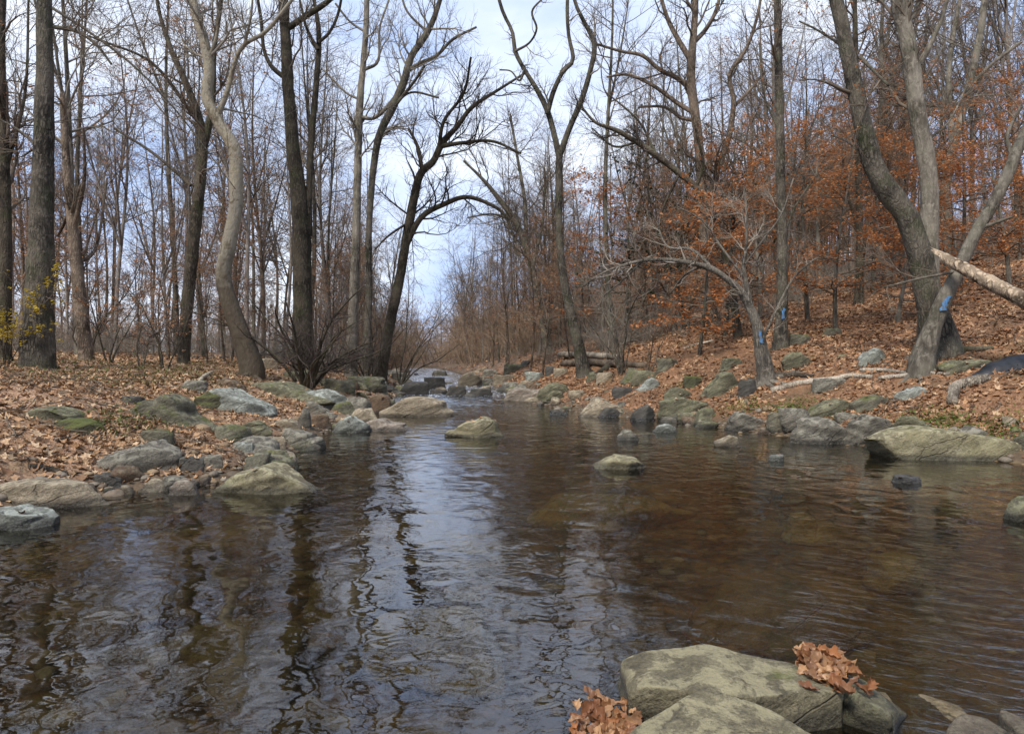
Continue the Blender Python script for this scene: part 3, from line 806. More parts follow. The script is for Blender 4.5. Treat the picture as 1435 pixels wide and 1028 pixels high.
hero("dark_leaning_tree", "dark limb-like tree leaning far left across the sky toward the Y tree", T, 23,
     [(1035, 495, 14), (1028, 420, 13), (1012, 340, 12), (985, 275, 11), (952, 243, 10), (920, 218, 9), (890, 198, 7), (862, 182, 6), (835, 172, 4), (815, 150, 3)],
     [[(920, 218, 4), (895, 170, 3), (850, 130, 2)], [(952, 243, 5), (930, 290, 3), (920, 330, 2)], [(975, 265, 5), (985, 230, 4), (975, 180, 3)], [(890, 200, 4), (860, 205, 3), (830, 180, 2)]],
     'bark_dark', 'twig_dark', (22, 140, 500), (1.5, .9, .45), (.3, 1), seed=18, limb_dY=1.2)
# pale background trees at the right edge
hero("edge_beech", "smooth pale beech trunk near the top right corner above the leaning trunk", T, 30,
     [(1335, 470, 20), (1330, 350, 17), (1325, 260, 16), (1345, 170, 13), (1365, 90, 12), (1380, 0, 9), (1390, -150, 6)],
     [[(1325, 240, 9), (1290, 175, 7), (1270, 110, 5)], [(1335, 210, 9), (1330, 100, 7), (1345, 0, 5)], [(1360, 120, 6), (1390, 90, 5), (1430, 60, 4)]],
     'bark_light', 'twig_grey', (24, 160, 700), (2.4, 1.2, .6), (.35, 1), seed=19, rmin=.007, leaves=('beech', 900, .09))
hero("pale_twin_tree", "tall pale double-stemmed tree behind the tall knotty trunk", T, 33,
     [(1248, 470, 16), (1250, 350, 13), (1262, 230, 11), (1270, 120, 9), (1275, 0, 7), (1280, -120, 5)],
     [[(1255, 300, 8), (1240, 180, 7), (1235, 60, 5), (1240, -40, 4)], [(1264, 220, 5), (1290, 120, 4), (1300, 20, 3)]],
     'bark_light', 'twig_grey', (22, 140, 600), (2.4, 1.2, .6), (.35, 1), seed=20, rmin=.007)
hero("slender_tree", "slender dark tree leaning left in the gap between the stream and the Y tree", T, 42,
     [(770, 505, 14), (755, 420, 12), (738, 350, 11), (722, 310, 9), (700, 280, 7), (680, 255, 5), (650, 225, 3)],
     [[(738, 350, 6), (735, 280, 5), (725, 220, 4), (715, 160, 3)], [(722, 310, 4), (690, 300, 3), (655, 305, 2)], [(745, 380, 5), (760, 310, 4), (765, 240, 3)]],
     'bark_grey', 'twig', (34, 240, 1100), (3.2, 1.6, .8), (.3, 1), seed=21, rmin=.009)

# small near-bank shrubs and saplings
def shrub(name, label, cat, px, Y, n, h, spread, bark_m, twig_m, seed, leaves=None, group=None, ntw=(60, 260), rb=.03, lean=0.0, side=1.0):
    r = np.random.default_rng(seed + 900)
    x = (px - CX) / F * Y; z = float(height(x, Y)); O = np.array([x, Y, z])
    root = bpy.data.objects.new(name, None); COL.objects.link(root); root.location = O; root.empty_display_size = .2
    tag(root, label, cat, group)
    a = r.uniform(0, 2 * math.pi, n)
    K = 10
    P = np.empty((n, K, 3)); P[:, 0] = np.stack([np.cos(a), np.sin(a), a * 0], -1) * rb * 1.2 + [0, 0, -.1]
    d = nrm(np.stack([np.cos(a) * spread * r.uniform(.4, 1, n) + lean, np.sin(a) * spread * r.uniform(.2, 1, n) * side, np.ones(n)], -1))
    L = h * r.uniform(.65, 1.15, n)
    for j in range(1, K):
        d = nrm(d + r.normal(size=(n, 3)) * .14 + np.stack([np.cos(a) * spread * .08, np.sin(a) * spread * .08, 0 * a], -1))
        P[:, j] = P[:, j - 1] + d * (L / (K - 1))[:, None]
    R = rb * r.uniform(.55, 1.1, n)[:, None] * np.linspace(1, .22, K)[None]
    b1 = Batch(); b1.tubes(P, R, 8)
    new_obj("trunk", b1.mesh("trunk", M[bark_m]), root)
    P2, R2 = grow(r, P, R, ntw[0], (.2, 1), (25, 65), h * .38, 7, .2, .03, .5, .005, 0, .4)
    P3, R3 = grow(r, np.concatenate([P2, P2[: len(P2) // 2]]), np.concatenate([R2, R2[: len(R2) // 2]]), ntw[1], (.1, 1), (20, 60), h * .16, 4, .22, .02, .6, .0034, 0, .4)
    b2 = Batch(); b2.tubes(P2, R2, 5); b2.tubes(P3, R3, 3)
    new_obj("crown", b2.mesh("crown", M[twig_m]), root)
    if leaves:
        v, tq = leaves_on(r, P3, leaves[1], leaves[2], .03)
        new_obj("leaves", mesh_np("leaves", v, [tq], M[leaves[0]], False), root)
    return root


shrub("spicebush", "wide many-stemmed dark bush fanning out at the water end of the left bank", "bush", 428, 20.5, 13, 3.6, 1.0, 'bark_dark', 'twig_dark', 1, None, None, (170, 1100), .075)
shrub("vase_bush", "thin upright bush beside the slim pale trunk, just left of the stream", "bush", 518, 27, 7, 4.0, .5, 'bark_dark', 'twig_dark', 2, None, None, (70, 350), .045)
shrub("stream_bush", "feathery bush leaning over the far left bank of the stream", "bush", 560, 36, 8, 6.0, .5, 'bark_grey', 'twig', 3, None, None, (90, 500), .05, .25)
shrub("multi_stem_sapling", "cluster of thin grey stems rising right of the Y tree", "bush", 872, 22.5, 7, 5.0, .35, 'bark_grey', 'twig_grey', 4, ('russet', 160, .07), None, (60, 300), .04)
shrub("leaning_sapling", "thin bare sapling leaning right between the stem cluster and the leaning tree", "bush", 905, 21, 3, 3.0, .5, 'bark_brown', 'twig', 5, None, None, (24, 120), .03, .3)
lefts = [("low sapling with russet leaves, first right of the thick grey trunk", 157, 18.5, 3, 3.0, 'russet', 900),
         ("black-stemmed sapling with russet leaves, second right of the thick grey trunk", 194, 18, 2, 3.1, 'russet', 700),
         ("thin bare sapling left of the forked dark tree", 231, 19.5, 3, 3.4, None, 0),
         ("thin leafy sapling close under the snag", 122, 23, 3, 3.6, 'russet', 600)]
for i, (lab, px, Y, n, h, lm, nl) in enumerate(lefts):
    shrub("sapling", lab, "sapling", px, Y, n, h, .5, 'bark_dark', 'twig_dark', 20 + i, (lm, nl, .075) if lm else None, "saplings on the left bank", (34, 190), .04)
shrub("yellow_shrub", "shrub with bright yellow leaves at the left edge of the picture", "bush", 4, 15.2, 6, 2.5, .55, 'bark_dark', 'twig', 30, ('yellow', 2600, .075), None, (60, 320), .02)

# evergreen behind the oak
shrub("holly_tree", "dark evergreen growing up behind the brown oak", "evergreen tree", 962, 30, 5, 9.0, .22, 'bark_dark', 'twig_dark', 31, ('evergreen', 5000, .13), None, (120, 600), .07)

# understorey beeches: flat sprays of orange leaves
beech = [(1016, 24, 7.5, "young beech whose orange sprays hang right of the brown oak"), (1062, 27, 8.5, "orange-leaved beech between the brown oak and the pole-like trunk"),
         (1128, 23, 7.5, "orange-leaved beech close right of the pole-like trunk"), (1170, 20, 6.0, "orange-leaved beech on the slope before the slim dark tree"),
         (1228, 26, 9.0, "tall orange-leaved beech left behind the bent dark trunk"), (1262, 19, 5.2, "short orange-leaved beech in the crook of the bent dark trunk"),
         (1345, 22, 6.8, "orange-leaved beech behind the leaning light trunk"), (1412, 20, 6.0, "orange-leaved beech at the right edge above the fallen log"),
         (1445, 27, 9.0, "tall orange-leaved beech cut by the right edge"), (1150, 34, 11.0, "orange-leaved beech farthest up the slope"),
         (948, 31, 7.0, "small rusty beech left of the brown oak"), (880, 33, 9, "rusty beech behind the cluster of thin grey stems"), (982, 21, 5.5, "short orange-leaved beech between the leaning dead tree and the brown oak"), (842, 30, 8, "slim orange-leaved beech between the Y tree and the cluster of thin grey stems"), (700 + 60, 46, 9, "rust-topped young tree beside the Y tree's left side")]
for i, (px, Y, h, lab) in enumerate(beech):
    r = np.random.default_rng(500 + i)
    x = (px - CX) / F * Y; z = float(height(x, Y)); O = np.array([x, Y, z])
    root = bpy.data.objects.new("beech_tree", None); COL.objects.link(root); root.location = O
    tag(root, lab, "tree", "orange-leaved beeches on the right slope")
    k = np.linspace(0, 1, 14)
    P = np.stack([r.normal() * .6 * k ** 2 + .1 * np.sin(k * 5 + i), r.normal() * .4 * k, -.15 + k * h], -1)[None]
    R = (.010 * h * (1 - k) + .012)[None]
    b1 = Batch(); b1.tubes(P, R, 9); new_obj("trunk", b1.mesh("trunk", M['bark_light' if i % 2 else 'bark_grey']), root)
    P1, R1 = grow(r, P, R, 34, (.14, 1), (45, 90), h * .38, 8, .17, .05, .5, .006, .45, .55)
    P2, R2 = grow(r, P1, R1, 240, (.1, 1), (25, 60), h * .15, 5, .2, 0, .6, .004, .45, .4)
    P3, R3 = grow(r, P2, R2, 600, (.1, 1), (25, 60), h * .05, 3, .2, -.03, .7, .003, .4, .3)
    b2 = Batch(); b2.tubes(P1, R1, 5); b2.tubes(P2, R2, 4); b2.tubes(P3, R3, 3); new_obj("crown", b2.mesh("crown", M['twig']), root)
    far = i >= 10
    v, tq = leaves_on(r, P3, 4200 if not far else 2200, .088 if not far else .13, .07, (0, 1), .5)
    new_obj("leaves", mesh_np("leaves", v, [tq], M['beech' if px > 800 else 'russet'], False), root)

# ------------------------------------------------------------------ the woods behind: prototypes and their copies
protos = []
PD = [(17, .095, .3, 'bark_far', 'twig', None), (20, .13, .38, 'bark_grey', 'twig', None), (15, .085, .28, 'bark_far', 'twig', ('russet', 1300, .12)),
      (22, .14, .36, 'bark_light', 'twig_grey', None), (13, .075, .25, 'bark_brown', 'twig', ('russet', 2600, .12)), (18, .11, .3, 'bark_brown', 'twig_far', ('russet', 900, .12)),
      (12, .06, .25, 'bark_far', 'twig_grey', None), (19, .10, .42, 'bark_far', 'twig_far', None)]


def proto_geo(r, h, r0, cut, n=(30, 200, 820), rmin=.0065):
    k = np.linspace(0, 1, 18)
    w1, w2 = r.normal(size=2) * .5
    P = np.stack([w1 * k ** 2 + .18 * np.sin(k * 6 + w2 * 5), w2 * k ** 2 + .15 * np.sin(k * 7 + w1 * 5), -.3 + k * h], -1)
    R = r0 * (1 - k) ** .8 + .015
    R[0] *= 1.35; R[1] *= 1.1
    trunkP, trunkR = [P], [R]
    # one or two forks
    for q in range(r.integers(1, 3)):
        j = int(18 * r.uniform(cut, cut + .2)); a = r.uniform(0, 6.28); m = np.linspace(0, 1, 18); L = h * r.uniform(.35, .5)
        fp = P[j] + np.stack([np.cos(a) * L * (.42 * m - .12 * m ** 2), np.sin(a) * L * (.42 * m - .12 * m ** 2), L * m * .95], -1)
        trunkP.append(fp); trunkR.append(R[j] * .7 * (1 - m) + .012)
    tP, tR = np.array(trunkP), np.array(trunkR)
    up = tP.copy(); uR = tR.copy(); c = int(18 * cut)
    up[0] = smoothpath(tP[0][c:], 18); uR[0] = np.interp(np.linspace(0, 1, 18), np.linspace(0, 1, 18 - c), tR[0][c:])
    P1, R1 = grow(r, up, uR, n[0], (.03, 1), (35, 75), h * .27, 9, .2, .06, .5, rmin * 1.7, 0, .5, .055)
    P2, R2 = grow(r, P1, R1, n[1], (.12, 1), (25, 60), h * .10, 6, .2, .05, .6, rmin, 0, .4)
    P3, R3 = grow(r, P2, R2, n[2], (.1, 1), (20, 55), h * .045, 4, .18, .03, .7, rmin * .7, 0, .3)
    return tP, tR, (P1, R1), (P2, R2), (P3, R3)


for i, (h, r0, cut, bm, tm, lv) in enumerate(PD):
    r = np.random.default_rng(60 + i)
    tP, tR, a1, a2, a3 = proto_geo(r, h, r0, cut)
    b1 = Batch(); b1.tubes(tP, tR, 9)
    b2 = Batch(); b2.tubes(*a1, 5); b2.tubes(*a2, 4); b2.tubes(*a3, 3)
    lm = None
    if lv:
        v, tq = leaves_on(r, a3[0], lv[1], lv[2], .08)
        lm = mesh_np("leaves", v, [tq], M[lv[0]], False)
    protos.append((b1.mesh("trunk", M[bm]), b2.mesh("crown", M[tm]), lm))

KIND = ["slim grey", "tall dark", "russet-flecked grey", "tall pale", "russet-leaved brown", "branchy brown", "thin pale", "high-crowned grey"]
r = np.random.default_rng(77)
placed = []


def try_place(x, y, mind):
    for (a, b_) in placed:
        if (a - x) ** 2 + (b_ - y) ** 2 < mind ** 2: return False
    placed.append((x, y)); return True


LAST = [None]


def bg_tree(x, y, k, sc, side):
    tm, cm, lm = protos[k]
    root = bpy.data.objects.new("forest_tree", None); COL.objects.link(root); LAST[0] = root
    root.location = (x, y, float(height(x, y))); root.rotation_euler = (r.normal() * .03, r.normal() * .04, r.uniform(0, 6.28)); root.scale = (sc, sc, sc * r.uniform(.9, 1.15))
    ln = {"left": "%s tree crowded in the woods behind the left bank", "right": "%s tree crowded in the woods up the right slope", "far": "%s tree in the far woods up the stream"}[side] % KIND[k]
    tag(root, ln, "tree", "%s trees in the woods, %s" % (KIND[k], side))
    new_obj("trunk", tm, root); new_obj("crown", cm, root)
    if lm: new_obj("leaves", lm, root)


for n_, side, yr in ((70, "left", (27, 66)), (90, "right", (27, 68)), (95, "far", (44, 95))):
    c = 0; tries = 0
    while c < n_ and tries < 6000:
        tries += 1
        y = yr[0] + (yr[1] - yr[0]) * r.random() ** .85
        if side == "left":
            px = r.uniform(-40, 540); x = (px - CX) / F * y
            if x > np.interp(y, LY, LX) - 1.5: continue
        elif side == "right":
            px = r.uniform(700, 1475); x = (px - CX) / F * y
            if x < np.interp(y, RY, RX) + 1.6: continue
        else:
            px = r.uniform(440, 900) if r.random() < .5 else r.choice([r.uniform(470, 590), r.uniform(640, 730)]); x = (px - CX) / F * y
            if np.interp(y, LY, LX) - 1.5 < x < np.interp(y, RY, RX) + 1.5: continue
        if not try_place(x, y, 1.3 if side != "far" else 1.8): continue
        k = int(r.choice(8, p=[.15, .11, .18, .1, .16, .15, .08, .07]))
        d = min(abs(x - np.interp(y, LY, LX)), abs(x - np.interp(y, RY, RX)))
        sc = r.uniform(.75, 1.1)
        if side == "right" and px < 900: sc *= .9
        if side == "far": sc *= .62 if 580 < px < 645 else .9
        if d < 3: sc *= .7
        bg_tree(x, y, k, sc, side); c += 1
# low russet-leaved understorey
UN = {"left": "low russet-leaved young tree under the bare woods of the left bank", "right": "low russet-leaved young tree under the bare woods up the right slope"}
for side, n_ in (("left", 20), ("right", 22)):
    c = 0
    while c < n_:
        y = r.uniform(24, 48); px = r.uniform(-20, 470) if side == "left" else r.uniform(700, 1440); x = (px - CX) / F * y
        if side == "left" and x > np.interp(y, LY, LX) - 2 or side == "right" and x < np.interp(y, RY, RX) + 2: continue
        bg_tree(x, y, 4, r.uniform(.35, .75), side)
        o = LAST[0]
        o['label'] = UN[side]; o['group'] = "russet understorey trees, " + side; c += 1

# far woods: one mass of thin trees
r = np.random.default_rng(91)
lo = []
for i in range(5):
    tP, tR, a1, a2, a3 = proto_geo(r, 15 + i, .12, .3, (26, 110, 330), .016)
    bb = Batch(); bb.tubes(tP, tR, 5); bb.tubes(*a1, 3); bb.tubes(*a2, 3); bb.tubes(*a3, 3)
    lo.append(bb.arrays()[:2])
FW = Batch(); c = 0
while c < 420:
    y = r.uniform(58, 170); px = r.uniform(-60, 1500) if r.random() < .5 else r.uniform(500, 1100)
    if px < 470 and r.random() < .15: continue; x = (px - CX) / F * y
    if np.interp(y, LY, LX) - 1.5 < x < np.interp(y, RY, RX) + 1.5 and y < 90: continue
    v, q = lo[r.integers(5)]
    a = r.uniform(0, 6.28); s = r.uniform(.55, .95) * (.6 if 580 < px < 645 else .9 if px < 900 and px > 500 else 1)
    vv = np.stack([v[:, 0] * math.cos(a) - v[:, 1] * math.sin(a), v[:, 0] * math.sin(a) + v[:, 1] * math.cos(a), v[:, 2]], -1) * s + [x, y, float(height(x, y))]
    FW.raw(vv, q); c += 1
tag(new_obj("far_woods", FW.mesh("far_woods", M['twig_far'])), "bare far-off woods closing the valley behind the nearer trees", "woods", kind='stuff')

# undergrowth: tangles of thin stems
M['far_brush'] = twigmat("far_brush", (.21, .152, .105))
r = np.random.default_rng(92)
bs = []
for i in range(6):
    n = 16
    a = r.uniform(0, 6.28, n); h = r.uniform(1.2, 2.6, n)
    P = np.empty((n, 6, 3)); P[:, 0] = np.stack([np.cos(a) * .5 * r.random(n), np.sin(a) * .5 * r.random(n), a * 0 - .05], -1)
    d = nrm(np.stack([np.cos(a) * .5, np.sin(a) * .5, np.ones(n)], -1))
    for j in range(1, 6):
        d = nrm(d + r.normal(size=(n, 3)) * .2); P[:, j] = P[:, j - 1] + d * (h / 5)[:, None]
    R = .011 * np.linspace(1, .35, 6)[None] * np.ones((n, 1))
    P2, R2 = grow(r, P, R, 90, (.15, 1), (25, 70), .75, 5, .2, .02, .7, .005)
    P3, R3 = grow(r, P2, R2, 260, (.1, 1), (25, 60), .34, 3, .2, .02, .8, .004)
    bb = Batch(); bb.tubes(P, R, 4); bb.tubes(P2, R2, 3); bb.tubes(P3, R3, 3)
    bs.append((bb.arrays()[:2], leaves_on(r, P3, 150, .07, .05)))
FB = Batch(); FL = Batch(); c = 0
while c < 420:
    y = r.uniform(48, 130); px = r.uniform(-40, 1480) if r.random() < .5 else r.uniform(480, 960); x = (px - CX) / F * y
    if px < 470 and r.random() < .15: continue
    if np.interp(y, LY, LX) - 1.2 < x < np.interp(y, RY, RX) + 1.2: continue
    (v, q), (lv, lt) = bs[r.integers(6)]
    a = r.uniform(0, 6.28); s = r.uniform(1.4, 3.4) * np.clip(y / 70, .8, 1.4) * (.75 if 575 < px < 650 else 1)
    FB.raw(np.stack([v[:, 0] * math.cos(a) - v[:, 1] * math.sin(a), v[:, 0] * math.sin(a) + v[:, 1] * math.cos(a), v[:, 2]], -1) * s + [x, y, float(height(x, y))], q); c += 1
    if r.random() < .6: FL.raw(np.stack([lv[:, 0] * math.cos(a) - lv[:, 1] * math.sin(a), lv[:, 0] * math.sin(a) + lv[:, 1] * math.cos(a), lv[:, 2]], -1) * s + [x, y, float(height(x, y))], None, lt)
tag(new_obj("far_brush_leaves", FL.mesh("far_brush_leaves", M['russet'], False)), "withered leaves hanging in the far brush", "leaves", kind='stuff')
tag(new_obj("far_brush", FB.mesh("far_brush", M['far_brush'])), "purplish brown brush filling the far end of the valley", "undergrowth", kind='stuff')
UG = Batch(); UL = Batch(); c = 0
while c < 300:
    left = r.random() < .55
    if left:
        y = 27 + 36 * r.random() ** .8; px = r.uniform(-40, 560)
    else:
        y = 26 + 36 * r.random() ** 1.2; px = r.uniform(640, 1460)
    x = (px - CX) / F * y
    if left and x > np.interp(y, LY, LX) - 2.2: continue
    if not left and x < np.interp(y, RY, RX) + 1.5: continue
    (v, q), (lv, lt) = bs[r.integers(6)]
    a = r.uniform(0, 6.28); s = r.uniform(.45, 1.0) * (1 if left else .9)
    z = float(height(x, y))

    def tf(v):
        return np.stack([v[:, 0] * math.cos(a) - v[:, 1] * math.sin(a), v[:, 0] * math.sin(a) + v[:, 1] * math.cos(a), v[:, 2]], -1) * s + [x, y, z]
    UG.raw(tf(v), q)
    if r.random() < .6: UL.raw(tf(lv), None, lt)
    c += 1
tag(new_obj("undergrowth", UG.mesh("undergrowth", M['twig_grey'])), "tangle of thin brown brush under the trees on both banks", "undergrowth", kind='stuff')
tag(new_obj("undergrowth_leaves", UL.mesh("undergrowth_leaves", M['russet'], False)), "sparse withered leaves hanging in the brush under the trees", "leaves", kind='stuff')

# ------------------------------------------------------------------ rocks
import bmesh as _bm


def ico(n):
    b_ = _bm.new(); _bm.ops.create_icosphere(b_, subdivisions=n, radius=1)
    b_.verts.ensure_lookup_table()
    V = np.array([v.co[:] for v in b_.verts]); Fc = np.array([[v.index for v in f.verts] for f in b_.faces]); b_.free()
    return V, Fc


ICO = {k: ico(k) for k in (3, 4, 5, 6)}


def rock_shape(seed, det=4, size=(1, 1, 1), top=None, boxy=.75, ncut=6, rough=.028, strat=.045, tilt=.3, topflat=.8, edge=42, mesa=.72):
    """faceted boulder; local x right, y away, z up; spans +-size/2 in x, y, 0..size[2] above and 0.6 below"""
    r = np.random.default_rng(seed)
    V, Fc = ICO[det]
    # soft-edged polyhedron: smooth minimum over cutting planes
    az = (np.arange(ncut) + r.uniform(-.35, .35, ncut)) * 2 * math.pi / ncut
    pl = [np.array([math.cos(a_) * math.cos(e_), math.sin(a_) * math.cos(e_), math.sin(e_)]) for a_, e_ in zip(az, r.uniform(-.25, .55, ncut))]
    of = list(r.uniform(.74, 1.0, ncut))
    for k in range(3):
        d = np.array([r.normal() * tilt, -abs(r.normal()) * tilt * .8, 1.0]); pl.append(d / np.linalg.norm(d)); of.append(r.uniform(.62, .86))
    for k in range(3):
        d = np.array([r.normal(), r.normal() - .4, r.uniform(.5, 1.0)]); pl.append(d / np.linalg.norm(d)); of.append(r.uniform(.72, .98))
    pl.append(np.array([0, 0, -1.0])); of.append(.8)
    pl = np.array(pl); of = np.array(of)
    dd = np.clip(V @ pl.T, 0, None) / of
    pw = edge
    rr = np.maximum((dd ** pw).sum(1), 1e-9) ** (-1 / pw)
    p = V * np.minimum(rr, 1.6)[:, None]
    ab = p[:, 2] > .04
    p -= [(p[ab, 0].max() + p[ab, 0].min()) / 2, (p[ab, 1].max() + p[ab, 1].min()) / 2, 0]
    p[:, :2] /= np.abs(p[ab, :2]).max(0)
    p[:, 2] /= p[:, 2].max()
    zc = np.clip(p[:, 2], 0, None); zf = zc / (1 + (zc / mesa) ** 8) ** .125
    p[:, 2] = np.where(p[:, 2] > 0, zf / zf.max(), p[:, 2])
    if top is not None:
        top = np.maximum(np.array(top, float), .22); tx = np.linspace(-1, 1, len(top))
        tz = top
        f = np.interp(p[:, 0], tx, tz)
        p[:, 2] = np.where(p[:, 2] > 0, p[:, 2] * f, p[:, 2])
    sz = np.array(size, float)
    q = p * np.array([sz[0] / 2, sz[1] / 2, sz[2]])
    q[:, 2] = np.where(p[:, 2] < 0, p[:, 2] * max(sz[2] * .5, .12), q[:, 2])
    m = float(np.cbrt(sz[0] * sz[1] * sz[2]))
    nn = nrm(p)
    f = 2.6 / m
    rot = r.uniform(-.5, .5)
    lay = q[:, 2] * math.cos(rot) + q[:, 0] * math.sin(rot)
    st = vnoise(np.stack([q[:, 0] * f * .4, q[:, 1] * f * .4, lay * f * 3.2], -1) + seed, 5)
    st = np.sign(st) * np.abs(st) ** .5
    q = q + nn * m * (rough * fbm(q * f + seed * 3.1, seed, 4) + strat * st + rough * .35 * fbm(q * f * 5 + seed, seed + 9, 3))[:, None]
    return q, Fc


ROCKS = []


def rock(bbox, label, mat, top=None, dep=.7, seed=None, name="boulder", group=None, cat="rock", det=None, boxy=.7, ncut=6, rot=0.0, sink=None, rough=.028, strat=.045, topflat=.8, mesa=.62):
    x0, y0, x1, y1 = bbox
    seed = seed if seed is not None else int(x0 * 7 + y1 * 3) % 9973
    gx_, Y, gz = ground_hit((x0 + x1) / 2, y1)
    W = (x1 - x0) / F * Y; Ha = (y1 - y0) / F * Y
    D = W * dep
    H = max(.45 * Ha, Ha - .45 * D * CAMZ / Y)
    yc = Y + D * .42
    k = yc / Y
    if det is None: det = 5 if (x1 - x0) > 55 else 4 if (x1 - x0) > 22 else 3
    q, Fc = rock_shape(seed, det, (W * k, D, H), top, boxy, ncut, rough, strat, topflat=topflat, mesa=mesa)
    me = mesh_np(name, q, [Fc], M[mat])
    o = new_obj(name, me)
    xc = ((x0 + x1) / 2 - CX) / F * yc
    ROCKS.append(q + np.array([xc, yc, gz]))
    if sink is None: sink = .12 * H if gz > wlev(Y) + .12 else 0.0
    o.location = (xc, yc, gz - sink)
    o.rotation_euler = (0, 0, rot)
    tag(o, label, cat, group)
    return o


def rock_at(c, size, label, mat, top=None, seed=1, name="boulder", rot=0.0, det=5, group=None, cat="rock", rx=0.0, ry=0.0, **k):
    q, Fc = rock_shape(seed, det, size, top, **k)
    o = new_obj(name, mesh_np(name, q, [Fc], M[mat])); o.location = c; o.rotation_euler = (rx, ry, rot)
    tag(o, label, cat, group)
    return o


# left bank
rock((118, 613, 252, 668), "angular pale grey boulder with a dark undercut, at the leafy left water edge", 'r_grey', [.15, .55, .72, .85, 1, .9, .45], .75, 21)
rock((-20, 672, 148, 714), "long low tan ledge with a crack, lying along the water at the left edge", 'r_tan', [.9, 1, .98, .96, .93, .8, .4], .35, 22, strat=.02)
rock((-40, 710, 74, 744), "pale flat stone in the water in front of the long tan ledge", 'r_pale', [.7, .9, 1, .8, .4], .6, 23)
rock((308, 648, 442, 692), "pale yellow-green pointed stone jutting into the water from the left", 'r_yellow', [.35, .7, .78, 1, .8, .45, .1], .6, 24)
rock((148, 545, 282, 590), "olive boulder sloping up to the right, amid leaves on the left bank", 'r_moss', [.1, .3, .5, .8, 1, .95, .5], .6, 25)
rock((268, 544, 324, 574), "small boulder wholly covered in bright green moss", 'r_green', [.5, .8, 1, .9, .6], .7, 26)
rock((290, 537, 386, 578), "pale bluish slab tilted toward the water on the left bank", 'r_pale', [.6, 1, .95, .7, .5, .3], .8, 27)
rock((328, 527, 448, 556), "wide olive slab lying behind the pale bluish slab", 'r_olive', [.5, .7, .9, 1, .95, .7, .4], .8, 28)
rock((412, 541, 490, 572), "pale bluish flat-topped rock nearest the stream on the left bank", 'r_pale', [.5, .9, 1, .95, .6], .8, 29)
rock((428, 556, 472, 584), "thin grey plank-like stone leaning down to the right", 'r_grey', [1, .85, .6, .35, .15], .4, 30)
rock((330, 588, 386, 614), "rounded olive stone at the little sandy cove", 'r_olive', [.4, .9, 1, .8, .5], .7, 31)
rock((384, 585, 424, 603), "flat tan stone touching the water right of the rounded olive stone", 'r_tan', [.7, 1, .9, .5], .7, 32)
rock((418, 566, 436, 600), "narrow upright grey stone on the left water edge", 'r_grey', [.5, 1, .7], .8, 33)
rock((428, 580, 462, 599), "grey-brown stone at the water's edge under the leaning plank stone", 'r_brown', None, .7, 34)
rock((466, 583, 518, 606), "whitish domed stone standing in shallow water on the left", 'r_pale', [.3, .8, 1, .8, .4], .7, 35)
rock((530, 553, 638, 584), "big sunlit tan boulder projecting into the stream from the left bank", 'r_tan', [.25, .5, .9, 1, .95, .85, .4], .6, 36)
rock((500, 587, 580, 604), "low flat grey-tan rock in front of the big tan boulder", 'r_pink', [.3, .8, 1, .7, .6, .2], .6, 37)
rock((38, 566, 122, 590), "flat greenish tan slab half buried in leaves at far left", 'r_olive', [.6, 1, 1, .9, .6, .3], .8, 38)
rock((68, 580, 148, 606), "low mossy mound among the leaves in front of the flat greenish slab", 'r_green', [.3, .8, 1, .8, .5], .7, 39)
rock((200, 600, 244, 628), "dark mossy stone just behind the angular pale grey boulder", 'r_moss', None, .7, 40)
rock((250, 640, 288, 662), "small blue-grey stone on the mud right of the angular pale boulder", 'r_wet', None, .7, 41)
rock((280, 636, 312, 655), "small grey stone with a pale top on the muddy cove", 'r_grey', None, .7, 42)
rock((234, 671, 278, 694), "pinkish rounded stone on the muddy water edge at left", 'r_pink', [.5, .8, 1, .9, .5], .6, 43)
rock((370, 612, 402, 632), "small tan stone with leaves at the edge of the cove", 'r_tan', None, .7, 44)
rock((328, 618, 356, 634), "small pale grey stone in the leaf drift of the cove", 'r_pale', None, .7, 45)
rock((395, 515, 452, 534), "olive stone at the foot of the many-stemmed bush", 'r_olive', None, .7, 46)
rock((446, 528, 500, 548), "brown mossy stone right of the many-stemmed bush", 'r_moss', None, .7, 47)
rock((484, 524, 540, 546), "flat green-grey stone by the foot of the slim pale trunk", 'r_moss', None, .7, 48)
rock((514, 550, 552, 580), "reddish brown rounded stone behind the big tan boulder", 'r_brown', [.5, .9, 1, .9, .5], .8, 49)
rock((478, 556, 520, 584), "pale grey broken stone left of the big tan boulder", 'r_grey', None, .8, 50)
rock((490, 572, 530, 592), "pale angular stone wedged before the reddish brown stone", 'r_tan', None, .7, 51)
rock((300, 526, 345, 545), "brown slab with a dark hollow beneath, behind the pale bluish slab", 'r_brown', [.5, 1, .9, .6, .2], .7, 52)
rock((166, 553, 200, 566), "small bluish grey stone poking from leaves behind the olive boulder", 'r_wet', None, .7, 53)
rock((250, 530, 290, 548), "grey stone beside the stick behind the mossy green boulder", 'r_grey', None, .7, 54)
rock((130, 662, 172, 682), "thin dark flat stone under the angular pale grey boulder", 'r_wet', [.9, 1, .8, .4], .6, 55)
rock((366, 500, 392, 517), "pale stone resting against the foot of the crooked sycamore", 'r_tan', None, .8, 56)
